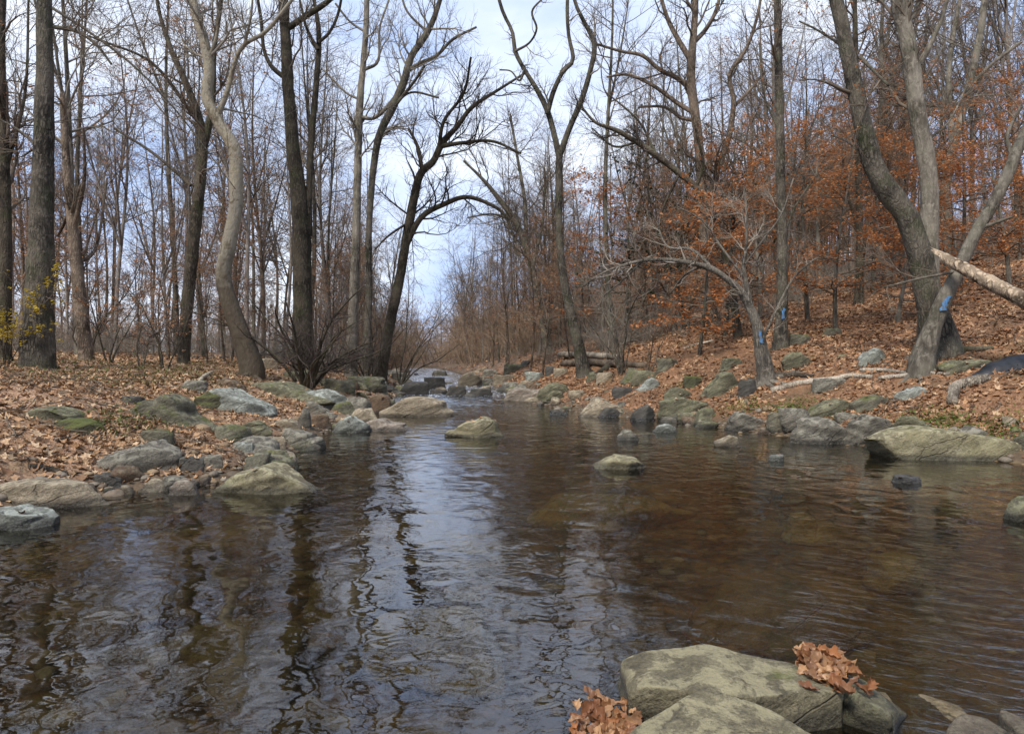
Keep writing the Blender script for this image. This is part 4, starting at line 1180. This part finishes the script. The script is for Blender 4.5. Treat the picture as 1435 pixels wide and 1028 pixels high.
# midstream
rock((621, 584, 704, 613), "yellow mossy stone alone in midstream", 'r_yellow', [.12, .35, .62, .85, 1, .95, .5], .6, 61)
rock((864, 600, 894, 617), "small grey angular stone standing in the stream near the right bank", 'r_grey', [.3, 1, .8, .3], .7, 62)
rock((916, 594, 947, 606), "small flat grey stone in the water before the olive block", 'r_pale', [.5, .9, 1, .6], .6, 63)
rock((1000, 609, 1034, 626), "small pale pointed stone in the water at the right", 'r_tan', [.3, .6, 1, .8], .6, 64)
rock((832, 637, 906, 658), "low lichen-topped stone barely above water in the middle of the pool", 'r_yellow', [.2, .6, 1, .9, .7, .2], .7, 65)
rock((1079, 637, 1098, 646), "tiny grey stone tip in the water left of the long yellow slab", 'r_pale', None, .7, 66)
rock((1252, 667, 1288, 678), "dark stone just breaking the water before the long yellow slab", 'r_wet', None, .7, 67)
rock((1410, 696, 1462, 732), "grey-green stone in the water cut by the right edge", 'r_olive', [.2, .6, 1, 1, .8], .7, 68)
rock((770, 574, 796, 581), "thin dark stone tip in midstream behind the yellow mossy stone", 'r_wet', None, .7, 69)
# right bank
rock((1214, 597, 1476, 645), "very long yellowish slab lying along the right water edge", 'r_yellow', [.55, .85, 1, .95, .85, .75, .6, .4, .2], .4, 71, strat=.02, boxy=.6)
rock((1103, 582, 1196, 622), "broad grey fractured rock at the water left of the long yellow slab", 'r_grey', [.7, 1, .9, .9, .7, .3], .6, 72)
rock((1176, 580, 1252, 620), "grey wedge of rock touching the left end of the long yellow slab", 'r_grey', [.2, .6, .9, 1, .9, .6], .6, 73)
rock((1020, 576, 1082, 604), "grey sloping rock pointing right at the water edge below the leaning tree", 'r_grey', [.7, 1, .8, .6, .3], .7, 74)
rock((1074, 578, 1116, 606), "dark olive rock wedged between two grey water-edge rocks", 'r_moss', None, .7, 75)
rock((924, 553, 998, 584), "square olive block above the water on the right bank", 'r_olive', [.8, 1, 1, .95, .9, .8], .7, 76, boxy=.5)
rock((928, 538, 972, 562), "rounded grey-green rock perched on the square olive block", 'r_olive', [.4, .9, 1, .8, .5], .7, 77)
rock((984, 516, 1034, 554), "olive slab leaning up to the right below the leaning dead tree", 'r_olive', [.2, .55, .9, 1, .7], .6, 78)
rock((884, 515, 920, 538), "cube-like tan-olive block by the thin grey stems", 'r_olive', [.9, 1, 1, .9], .8, 79, boxy=.5)
rock((892, 526, 924, 547), "pale greenish wedge leaning on the cube-like block", 'r_pale', [.2, .6, 1, .7], .7, 80)
rock((808, 557, 884, 584), "sunlit cream rock with sloping sides at the right water edge", 'r_tan', [.4, .7, 1, .95, .6, .45, .3], .7, 81)
rock((884, 566, 918, 590), "dark wet rock with a pale top right of the cream rock", 'r_wet', [.4, .8, 1, .6], .7, 82)
rock((708, 544, 796, 562), "long low pinkish ledge on the far right side of the pool", 'r_pink', [.9, 1, .9, 1, .8, .5], .5, 83)
rock((752, 533, 802, 554), "olive rock behind the low pinkish ledge", 'r_olive', [.3, .8, 1, .9, .6], .7, 84)
rock((642, 522, 676, 541), "tan boulder on the right side of the rapids", 'r_tan', [.5, .9, 1, .9, .5], .8, 85)
rock((1128, 556, 1198, 584), "grey-olive slab on the bank above the broad fractured rock", 'r_olive', [.6, .8, .9, 1, .8], .6, 86)
rock((1194, 550, 1244, 577), "olive mossy slab beside the long slab's upper side", 'r_moss', [.5, .8, 1, .9], .6, 87)
rock((1254, 538, 1306, 559), "whitish tapering stone among leaves above the long yellow slab", 'r_pale', [.3, .7, 1, .8], .6, 88)
rock((1200, 482, 1242, 512), "pale green tilted slab on the leafy slope left of the bent dark trunk", 'r_pale', [.3, .7, 1, .9], .6, 89)
rock((1312, 500, 1388, 521), "flat grey-green stone right of the leaning light trunk's foot", 'r_olive', [.6, .95, 1, 1, .8], .6, 90)
rock((1104, 465, 1138, 483), "mossy round stone high on the slope right of the pole-like trunk", 'r_moss', None, .7, 91)
rock((1096, 488, 1142, 516), "brown-olive boulder right of the leaning dead tree", 'r_olive', [.4, .9, 1, .7, .4], .7, 92)
rock((1170, 577, 1204, 592), "small grey stone under the grey-olive slab", 'r_grey', None, .7, 93)
rock((1152, 458, 1180, 470), "small mossy stone on the slope left of the slim dark tree", 'r_moss', None, .7, 94)
rock((1140, 528, 1184, 548), "grey stone lying by the driftwood pole", 'r_grey', None, .7, 95)
rock((858, 540, 886, 556), "rounded dark stone under the bank left of the olive blocks", 'r_wet', None, .7, 96)
rock((836, 520, 858, 536), "rounded tan stone under the log pile", 'r_tan', None, .8, 97)
rock((920, 500, 950, 518), "pale mossy stone on the slope above the cube-like block", 'r_moss', None, .7, 98)
rock((1035, 528, 1062, 556), "dark stone beneath the roots of the leaning dead tree", 'r_wet', None, .7, 99)
rock((1010, 500, 1040, 516), "light stone up the slope behind the leaning slab", 'r_olive', None, .7, 100)
rock((958, 526, 984, 543), "green-topped stone between the rounded rock and the leaning slab", 'r_green', None, .7, 101)
# rapids
rp_ = [((560, 535, 602, 553), "dark wet boulder at the left of the rapids", 'r_wet'), ((594, 529, 624, 545), "dark flat boulder in the middle of the rapids, behind the others", 'r_wet'),
       ((626, 540, 654, 554), "black wet boulder in the centre of the rapids", 'r_wet'), ((658, 545, 690, 554), "low black rock at the right foot of the rapids", 'r_wet'),
       ((602, 546, 628, 553), "low dark rock at the foot of the rapids", 'r_wet'), ((690, 524, 724, 536), "tan flat rock on the right shore above the rapids", 'r_tan'),
       ((735, 519, 764, 534), "pale whitish rock on the right shore above the pinkish ledge", 'r_pale'), ((764, 511, 780, 525), "dark round rock under the bank left of the Y tree", 'r_wet'),
       ((706, 508, 734, 522), "mossy rock on the far right shore", 'r_moss'), ((548, 522, 572, 534), "grey rock on the far left shore of the rapids", 'r_grey'),
       ((775, 514, 796, 527), "tan stone at the foot of the Y tree", 'r_tan'), ((728, 532, 752, 541), "small tan stone between pale and pinkish rocks", 'r_tan'),
       ((606, 519, 626, 527), "flat rock at the head of the rapids", 'r_grey'), ((676, 516, 700, 526), "grey rock on the far right shore beyond the tan boulder", 'r_grey')]
for i, (bb, lab, m) in enumerate(rp_):
    rock(bb, lab, m, None, .7, 120 + i)
# foreground
rock_at((.91, 2.90, -.08), (.94, .54, .25), "large lichened boulder in the right foreground, behind a long crack", 'r_fore', [.75, .9, .97, 1, 1, .97, .85], 201, det=6, rough=.022, strat=.03, rot=-.12, tilt=.04, edge=36, ncut=6, mesa=.38)
rock_at((.76, 2.40, -.06), (.84, .54, .235), "lichened boulder at the bottom edge, in front of the long crack", 'r_fore', [.75, .92, 1, 1, .97, .8], 205, det=6, rough=.022, strat=.03, rot=.1, tilt=.04, edge=36, ncut=6, mesa=.38)
rock_at((1.5, 2.86, -.1), (.36, .42, .22), "small dark wet stone holding brown leaves, right of the foreground boulders", 'r_olive', [.6, 1, .9, .5], 203, det=5)
rock_at((1.72, 2.86, -.17), (.75, .5, .17), "submerged olive stone in the bottom right corner", 'r_sunk_brown', None, 204, det=5)
rock_at((1.82, 2.56, -.07), (.42, .32, .13), "pale stone at the bottom edge near the right corner", 'r_tan', None, 205, det=5)
rock_at((2.05, 2.66, -.08), (.24, .26, .15), "small cream stone in the bottom right corner", 'r_tan', None, 206, det=5)
# stones under the water
r = np.random.default_rng(5)
for i, (px, py, s, m, lab) in enumerate([(850, 705, 1.5, 'r_sunk_ochre', "broad ochre shoal stone under the water in the middle of the pool"), (600, 885, .8, 'r_sunk_ochre', "ochre stone under shallow water, centre of the near pool"),
                                         (330, 905, .8, 'r_sunk_brown', "brown stone under the water at near left"), (500, 820, .7, 'r_sunk_brown', "brown sunken stone left of the centre of the pool"),
                                         (1130, 730, .4, 'r_sunk_ochre', "small yellow stone glowing under the water at right"), (1080, 840, .9, 'r_sunk_brown', "dark brown sunken stone behind the foreground boulders"),
                                         (160, 850, .9, 'r_sunk_brown', "sunken stone under the reflections at left"), (1255, 790, .4, 'r_sunk_ochre', "small sunken ochre stone at right")]):
    Y = (CAMZ + .2) * F / (py - HZ); x = (px - CX) / F * Y
    rock_at((x, Y, -.30), (s, s * .8, .16), lab, m, None, 230 + i, name="sunken_stone", det=4)

# loose stones: prototypes and copies, shared per shore
SP = []
for i in range(8):
    q, Fc = rock_shape(300 + i, 3, (1, .75, .42), None, .7, 4 + i % 3, .03, .05)
    SP.append({m: mesh_np("stone", q, [Fc], M[m]) for m in ('r_grey', 'r_olive', 'r_tan', 'r_wet', 'r_pink', 'r_moss', 'r_brown')})
r = np.random.default_rng(6)
mats = ['r_grey', 'r_olive', 'r_olive', 'r_tan', 'r_tan', 'r_wet', 'r_brown', 'r_moss', 'r_grey']
for side, n_, lab in (("left", 110, "small loose stone among the stones along the left water edge"), ("right", 130, "small loose stone among the stones along the right water edge"), ("mid", 26, "small wet stone among the stones scattered in the rapids")):
    c = 0
    while c < n_:
        if side == "mid":
            y = r.uniform(23, 60); u = r.random(); x = np.interp(y, LY, LX) * (1 - u) + np.interp(y, RY, RX) * u; s = r.uniform(.2, .75)
            m = r.choice(['r_wet', 'r_wet', 'r_grey', 'r_tan'])
        elif side == "left":
            y = 7.5 + 40 * r.random() ** 1.5; x = np.interp(y, LY, LX) - r.exponential(.55) + .25; s = (.09 + .5 * r.random() ** 2.2) * (1 + y / 40); m = r.choice(mats)
        else:
            y = 10 + 40 * r.random() ** 1.5; x = np.interp(y, RY, RX) + r.exponential(.7) - .25; s = (.09 + .5 * r.random() ** 2.2) * (1 + y / 40); m = r.choice(mats)
        px = CX + x / y * F
        if px < -10 or px > 1445: continue
        o = new_obj("stone", SP[r.integers(8)][m])
        o.location = (x, y, float(max(height(x, y), wlev(y) - .08)) - .03 * s); o.scale = (s, s * r.uniform(.7, 1.2), s * r.uniform(.6, 1.1)); o.rotation_euler = (r.normal() * .15, r.normal() * .15, r.uniform(0, 6.28))
        tag(o, lab, "stone", "loose stones, " + side); c += 1
# gravel: uncountable pebbles at both shores and on the bed
r = np.random.default_rng(8)
V3, F3 = ICO[3]
V2, F2 = ico(2)
PB = Batch()
n = 5200
y = 2.2 + 26 * r.random(n) ** 1.6
u = r.random(n)
xl = np.interp(y, LY, LX); xr = np.interp(y, RY, RX)
edge = r.random(n)
x = np.where(edge < .3, xl + r.normal(size=n) * .5, np.where(edge < .6, xr + r.normal(size=n) * .5, xl + (xr - xl) * u))
z = height(x, y)
s = r.uniform(.02, .07, n) * (1 + (r.random(n) < .1) * 1.2)
a = r.uniform(0, 6.28, n)
jit = 1 + .25 * r.normal(size=(6, len(V2)))[:, :, None] * .5
sh = r.integers(0, 6, n)
Q = V2[None] * jit[sh] * (s[:, None, None] * np.stack([np.ones(n), r.uniform(.6, 1, n), r.uniform(.35, .7, n)], -1)[:, None, :])
Q = np.stack([Q[..., 0] * np.cos(a)[:, None] - Q[..., 1] * np.sin(a)[:, None], Q[..., 0] * np.sin(a)[:, None] + Q[..., 1] * np.cos(a)[:, None], Q[..., 2]], -1) + np.stack([x, y, z], -1)[:, None, :]
PB.raw(Q.reshape(-1, 3), None, (np.arange(n)[:, None, None] * len(V2) + F2[None]).reshape(-1, 3))
mp_ = leafmat("creek_gravel", [(.05, .04, .03), (.14, .10, .065), (.20, .17, .13), (.10, .07, .04), (.27, .19, .11)], 0.0, .6)
tag(new_obj("gravel", PB.mesh("gravel", mp_)), "brown gravel on the stream bed and along the water edges", "gravel", kind='stuff')

# ------------------------------------------------------------------ fallen leaves
def litter(r, x, y, size, lift=.012, tilt=.55, z0=None):
    """curled lobed leaves on the ground; 9 verts each"""
    n = len(x)
    e = .15
    gxn = (height(x + e, y) - height(x - e, y)) / (2 * e); gyn = (height(x, y + e) - height(x, y - e)) / (2 * e)
    z = height(x, y) + lift
    if z0 is not None: z = z0; gxn = gxn * 0; gyn = gyn * 0
    N = nrm(np.stack([-gxn + r.normal(size=n) * tilt, -gyn + r.normal(size=n) * tilt, np.ones(n)], -1))
    a = r.uniform(0, 6.28, n)
    d = np.stack([np.cos(a), np.sin(a), np.zeros(n)], -1); U = nrm(d - (d * N).sum(1, keepdims=True) * N); W_ = np.cross(N, U)
    ang = np.arange(10) * 2 * math.pi / 10
    rad = np.array([1, .55, .85, .45, .7, .35, .7, .45, .85, .55])
    rr = rad[None] * r.uniform(.8, 1.2, (n, 10)) * (size * .5)[:, None]
    lx = np.cos(ang)[None] * rr; ly = np.sin(ang)[None] * rr * .75
    cu = r.uniform(-.5, 2.2, n)[:, None] / size[:, None]; cv = r.uniform(-.5, 3.0, n)[:, None] / size[:, None]
    lz = cu * lx ** 2 * .8 + cv * ly ** 2
    C = np.stack([x, y, z], -1)
    ring = C[:, None] + lx[..., None] * U[:, None] + ly[..., None] * W_[:, None] + lz[..., None] * N[:, None]
    Vv = np.concatenate([C[:, None], ring], 1).reshape(-1, 3)
    i = np.arange(n)[:, None] * 11
    tr_ = np.concatenate([i + np.array([[0, 1 + k, 1 + (k + 1) % 10]]) for k in range(10)])
    return Vv, tr_


def scatter(r, n, side, y0, y1, pw):
    X = []; Yy = []
    while sum(len(q) for q in X) < n:
        m = n
        y = y0 + (y1 - y0) * r.random(m) ** pw
        px = r.uniform(-60, 1495, m); x = (px - CX) / F * y
        d = (np.interp(y, LY, LX) - x) if side < 0 else (x - np.interp(y, RY, RX))
        dens = .42 + 1.5 * n2(x, y, .6, 44)
        ok = (d > .05) & (r.random(m) < np.clip(.15 + d * .8, 0, 1) * np.clip(.25 + dens, .07, 1))
        X.append(x[ok]); Yy.append(y[ok])
    return np.concatenate(X)[:n], np.concatenate(Yy)[:n]


r = np.random.default_rng(14)
BL = Batch()
x, y = scatter(r, 26000, -1, 6.3, 34, 1.5)
v, tq = litter(r, x, y, (.05 + .15 * r.random(len(x)) ** 1.3) * (1 + np.clip(y - 14, 0, 20) * .02)); BL.raw(v, None, tq)
x, y = scatter(r, 5000, -1, 30, 70, 1.0); v, tq = litter(r, x, y, r.uniform(.2, .34, len(x))); BL.raw(v, None, tq)
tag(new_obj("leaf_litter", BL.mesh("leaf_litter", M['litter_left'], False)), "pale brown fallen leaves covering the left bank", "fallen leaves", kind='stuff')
BR = Batch()
x, y = scatter(r, 40000, 1, 9, 40, 1.3)
v, tq = litter(r, x, y, (.05 + .15 * r.random(len(x)) ** 1.3) * (1 + np.clip(y - 14, 0, 20) * .02)); BR.raw(v, None, tq)
x, y = scatter(r, 7000, 1, 36, 75, 1.0); v, tq = litter(r, x, y, r.uniform(.2, .34, len(x))); BR.raw(v, None, tq)
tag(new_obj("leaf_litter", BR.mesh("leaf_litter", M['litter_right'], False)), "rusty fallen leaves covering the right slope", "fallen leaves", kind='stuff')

# leaves that came to rest on the stones
r = np.random.default_rng(41)
RP = []
for q in ROCKS:
    zr = q[:, 2].max() - q[:, 2].min()
    up_ = q[q[:, 2] > q[:, 2].max() - .22 * zr]
    k = int(r.integers(0, 4) * min(3, 1 + np.ptp(q[:, 0])))
    if q[:, 1].mean() > 6 and k: RP.append(up_[r.integers(0, len(up_), k)])
RP = np.concatenate(RP)
for nm, msk, mm, lb in (("rock_leaves", RP[:, 0] < -.5, 'litter_left', "a few brown leaves lying on the stones of the left bank"), ("rock_leaves", RP[:, 0] >= -.5, 'litter_right', "a few rusty leaves lying on the stones of the right bank")):
    Q = RP[msk]
    v, tq = litter(r, Q[:, 0], Q[:, 1], r.uniform(.07, .15, len(Q)), 0, .3, Q[:, 2] + .004)
    tag(new_obj(nm, mesh_np(nm, v, [tq], M[mm], False)), lb, "fallen leaves", kind='stuff')

# twigs lying in the litter
r = np.random.default_rng(31)
n = 900
x1, y1 = scatter(r, n // 2, -1, 7, 22, 1.2); x2, y2 = scatter(r, n // 2, 1, 10, 26, 1.2)
x = np.concatenate([x1, x2]); y = np.concatenate([y1, y2]); n = len(x)
a = r.uniform(0, 6.28, n); L = r.uniform(.2, 1.1, n)
P = np.empty((n, 5, 3)); xx, yy = x.copy(), y.copy()
for k in range(5):
    P[:, k] = np.stack([xx, yy, height(xx, yy) + .03 + r.random(n) * .03], -1)
    xx = xx + np.cos(a) * L / 4; yy = yy + np.sin(a) * L / 4; a = a + r.normal(size=n) * .25
TB = Batch(); TB.tubes(P, r.uniform(.004, .012, n)[:, None] * np.linspace(1, .5, 5)[None], 4)
tag(new_obj("ground_twigs", TB.mesh("ground_twigs", M['twig'])), "broken twigs lying among the fallen leaves", "twigs", kind='stuff')

# green ground plants
def herbs(n, cx_, cy_, sx_, sy_, mat, size, name, label, hgt=.12, seed=1):
    r = np.random.default_rng(seed)
    k = r.integers(0, len(cx_), n)
    x = np.array(cx_)[k] + r.normal(size=n) * np.array(sx_)[k]; y = np.array(cy_)[k] + r.normal(size=n) * np.array(sy_)[k]
    m = (x < np.interp(y, LY, LX) - .1) | (x > np.interp(y, RY, RX) + .1)
    x, y = x[m], y[m]
    C = np.stack([x, y, height(x, y) + np.abs(r.normal(size=len(x))) * hgt], -1)
    v, tq = leaf_quads(r, C, size, .6)
    tag(new_obj(name, mesh_np(name, v, [tq], M[mat], False)), label, "ground plants", kind='stuff')


def spots(pts):
    X, Yy = [], []
    for px, py in pts:
        a, b_, _ = ground_hit(px, py); X.append(a); Yy.append(b_)
    return X, Yy


X, Yy = spots([(60, 530), (150, 528), (220, 530), (260, 525), (290, 530), (180, 515), (90, 512), (20, 510), (240, 545), (330, 520), (300, 510), (170, 600), (240, 585)])
herbs(3400, X, Yy, [.9] * 10 + [.9, .25, .25], [.7] * 10 + [.7, .2, .2], 'olive', .06, "ground_plants", "olive green low plants growing through leaves on the left bank", .12, 3)
X, Yy = spots([(1035, 570), (1055, 575), (1095, 575), (1120, 570), (1300, 600), (1330, 590), (1360, 605), (1400, 615), (1425, 590), (1290, 585), (960, 540), (1170, 590)])
herbs(3600, X, Yy, [.28] * 12, [.2] * 12, 'green', .045, "moss_patches", "bright green moss and herbs along the right bank", .05, 4)

# wet leaf clumps in the foreground
def clump(name, label, c, n, sp, size, seed, flat=.9):
    r = np.random.default_rng(seed)
    o = new_obj(name, None)
    Vs = Batch()
    m = n
    ang = np.arange(12) * 2 * math.pi / 12
    for k in range(m):
        C = r.normal(size=3) * sp
        s = size * r.uniform(.7, 1.3)
        N = nrm(np.array([[r.normal() * flat, r.normal() * flat - .3, 1.0]]))[0]
        d = r.normal(size=3); U = nrm((d - d @ N * N)[None])[0]; W_ = np.cross(N, U)
        us = np.linspace(-1, 1, 17); vs = np.linspace(-1, 1, 9)
        uu, vv = np.meshgrid(us, vs, indexing='ij')
        wd = (1 - np.abs(uu) ** 2.4) * (.5 + .14 * np.sin(uu * 7 + k) + .05 * np.sin(uu * 23)) + .02
        c1, c2, c3 = r.uniform(.4, 3.2), r.uniform(-.8, 1.0), r.uniform(-.4, .4)
        lx = uu * s * .5; ly = vv * wd * s * .42
        lz = c1 * ly ** 2 / s * 2 + c2 * lx ** 2 / s + c3 * lx * ly / s * 4 + .04 * s * np.sin(uu * 7 + vv * 3 + k) + .02 * s * np.sin(np.abs(vv) * 9 - uu * 14)
        P = C + lx[..., None] * U + ly[..., None] * W_ + lz[..., None] * N
        i = np.arange(153).reshape(17, 9)
        q = np.stack([i[:-1, :-1], i[1:, :-1], i[1:, 1:], i[:-1, 1:]], -1).reshape(-1, 4)
        Vs.raw(P.reshape(-1, 3), q)
    COL.objects.unlink(o); bpy.data.objects.remove(o)
    o = new_obj(name, Vs.mesh(name, M['wetleaf'])); o.location = c
    tag(o, label, "leaves")
    return o


clump("leaf_clump", "clump of wet orange-brown leaves caught on the dark stone behind the foreground boulders", (1.37, 2.92, .16), 70, (.058, .10, .010), .095, 1, .3)
clump("leaf_clump", "clump of curled brown leaves floating left of the foreground boulders", (.40, 2.66, .04), 70, (.07, .13, .010), .09, 2, .28)
clump("sunken_leaf", "single reddish leaf under water at the bottom edge", (-.1, 2.62, -.04), 1, (.0, .0, .0), .2, 3, .1)

# ------------------------------------------------------------------ logs, sticks, pipe
def stick(name, label, pts, mat, cat="branch", lift=.5, K=16, sides=9, seed=1, group=None, jag=True):
    """pts (px, py, width px) lying on the ground under those pixels"""
    r = np.random.default_rng(seed)
    W = []
    for px, py, w_ in pts:
        x, y, z = ground_hit(px, py)
        rd = w_ / F * y / 2
        W.append([x, y, z + rd * lift, rd])
    s = smoothpath(np.array(W), K); s[:, 3] = np.maximum(s[:, 3], .006)
    s[:, :3] += r.normal(size=(K, 3)) * s[:, 3:4] * .06
    s = np.vstack([s[0] * 1.0, s, s[-1]]); s[0, 3] *= .3; s[-1, 3] *= .3
    O = s[0, :3].copy()
    v, q = tubes(s[None, :, :3] - O, s[None, :, 3], sides)
    v = v + .12 * s[:, 3].mean() * fbm(v * 9 + seed, seed, 2)[:, None]
    o = new_obj(name, mesh_np(name, v, [q], M[mat])); o.location = O
    tag(o, label, cat, group)


stick("driftwood_pole", "long crooked pale pole lying across the leaves right of the leaning dead tree", [(1080, 550, 9), (1120, 540, 9), (1165, 535, 9), (1192, 529, 8), (1222, 531, 7)], 'dead')
stick("driftwood_pole", "smooth pale pole lying end-on to the leaning light trunk's foot", [(1232, 533, 7), (1262, 530, 7), (1300, 526, 6), (1330, 528, 5)], 'dead', seed=2)
stick("driftwood_pole", "short pale stick above the other poles, below the tilted green slab", [(1205, 521, 6), (1240, 521, 6), (1270, 524, 5)], 'dead', seed=3)
stick("bent_driftwood", "pale bent driftwood branch hooked downward near the black pipe", [(1334, 568, 14), (1337, 550, 15), (1345, 543, 15), (1362, 540, 16), (1385, 532, 10)], 'dead', "driftwood", seed=4)
stick("root_branch", "dark fallen branch behind the leaning dead tree's roots", [(1085, 528, 10), (1110, 527, 8), (1140, 530, 6)], 'rot', seed=5)
stick("fallen_stick", "pale stick lying in the undergrowth at left, right of the other pale stick", [(292, 503, 4), (322, 500, 3)], 'dead', seed=6)
stick("fallen_stick", "pale stick lying in the undergrowth at left, nearer the thick grey trunk", [(250, 504, 4), (278, 502, 3)], 'dead', seed=7)
stick("fallen_log", "grey log in the pile behind the Y tree", [(785, 503, 9), (830, 503, 9), (868, 505, 8)], 'dead', "log", seed=8, lift=1.2)
stick("fallen_log", "brown log lowest in the pile behind the Y tree", [(790, 512, 10), (840, 511, 11), (905, 515, 9)], 'bark_brown', "log", seed=9)
stick("fallen_log", "mossy plank-like log leaning at the foot of the Y tree's right side", [(836, 530, 11), (856, 514, 10)], 'bark_dark', "log", seed=10)
stick("fallen_stick", "thin stick sloping down the left bank to the stream below the arching tree", [(540, 527, 4), (552, 538, 4), (566, 546, 3)], 'bark_brown', seed=11)
stick("fallen_stick", "forked grey stick standing by the mossy green boulder", [(277, 545, 5), (284, 532, 5), (298, 524, 4)], 'dead', seed=12, lift=1.5)
stick("fallen_stick", "dark limb lying on the leaves behind the angular pale boulder", [(80, 620, 6), (120, 612, 6), (150, 618, 4)], 'rot', seed=13)
stick("fallen_stick", "dark limb half buried above the long tan ledge", [(40, 660, 10), (70, 662, 9), (95, 668, 6)], 'rot', seed=14)
stick("root_log", "thick dark root crossing right of the leaning light trunk's foot", [(1300, 503, 10), (1330, 495, 12), (1362, 492, 10), (1392, 490, 6)], 'bark_dark', seed=15)
stick("fallen_stick", "thin grey stick leaning on the slope above the square olive block", [(958, 490, 4), (975, 484, 4), (1000, 478, 3)], 'dead', seed=16)
# debris under the slim pale trunk
stick("stump", "dark rotten stump between the slim pale trunk and the arching tree", [(510, 521, 14), (517, 505, 16), (522, 495, 9)], 'rot', "stump", seed=17, lift=2)

# snapped log leaning from the right against the trunks
P = np.array([[*at(1322, 360, 13.6), .10], [*at(1345, 373, 13.3), .115], [*at(1380, 392, 12.9), .13], [*at(1435, 420, 12.2), .14], [*at(1500, 452, 11.6), .15], [*at(1600, 500, 10.8), .16]])
s = smoothpath(P, 26); s = np.vstack([s[0] - [.06, 0, -.03, 0], s]); s[0, 3] = .03
O = s[-1, :3].copy()
v, q = tubes(s[None, :, :3] - O, s[None, :, 3], 16)
cen = np.repeat(s[:, :3] - O, 16, 0)
v = cen + (v - cen) * (1 + .22 * fbm(v * np.array([3, 3, 9]), 4, 3))[:, None]
LB = Batch(); LB.raw(v, q)
r = np.random.default_rng(3)
ax = nrm((s[1, :3] - s[6, :3])[None])[0]; nsp = 16
SPP = []; SPR = []
for k in range(nsp):
    a = r.uniform(0, 6.28); off = np.array([math.cos(a) * .3, math.cos(a) * .2 + math.sin(a) * .5, math.sin(a)]) * .085 * r.uniform(.3, 1.15)
    b0 = s[3, :3] - O + off; SPP.append([b0 + ax * (u_ * r.uniform(.30, .62)) for u_ in (0, .5, 1)]); SPR.append([.045, .035, .004])
LB.tubes(np.array(SPP), np.array(SPR), 5)
lg = new_obj("broken_log", LB.mesh("broken_log", M['log'])); lg.location = O
tag(lg, "barkless splintered log slanting in from the right edge to the twin trunks", "log")

# black plastic half pipe at right edge
mpipe, t, b = mat_new("black_plastic")
co = nd(t, "ShaderNodeTexCoord").outputs['Object']
t.links.new(ramp(t, noise(t, co, 9, 5), [(.3, (.008, .009, .012)), (.7, (.022, .025, .031))]), b.inputs['Base Color'])
b.inputs['Roughness'].default_value = .55; b.inputs['Specular IOR Level'].default_value = .25
bump(t, b, noise(t, co, 30, 3), .3, .01)
x, y, z = ground_hit(1368, 531)
O = np.array([x, y, z])
K = 14; A = 12
V = []
for k in range(K):
    u = k / (K - 1)
    c = O + np.array([u * 1.5, .12 + u * .1, .02 + u * .06])
    rad = .035 + .34 * min(1, u * 1.9) ** .8
    for j in range(A):
        a = math.pi * (j / (A - 1))
        V.append(c + np.array([.05 * math.sin(k * 1.3), math.cos(a) * rad * 1.1, math.sin(a) * rad * (1 + .05 * math.sin(k * 2.2))]))
V = np.array(V); i = np.arange(K * A).reshape(K, A)
q = np.stack([i[:-1, :-1], i[1:, :-1], i[1:, 1:], i[:-1, 1:]], -1).reshape(-1, 4)
V2_ = np.concatenate([V, V - np.array([0, 0, .02])])
o = new_obj("drain_pipe", mesh_np("drain_pipe", V2_ - O, [q, q[:, ::-1] + len(V)], mpipe)); o.location = O
tag(o, "torn black plastic pipe lying on the leaves at the right edge", "pipe")
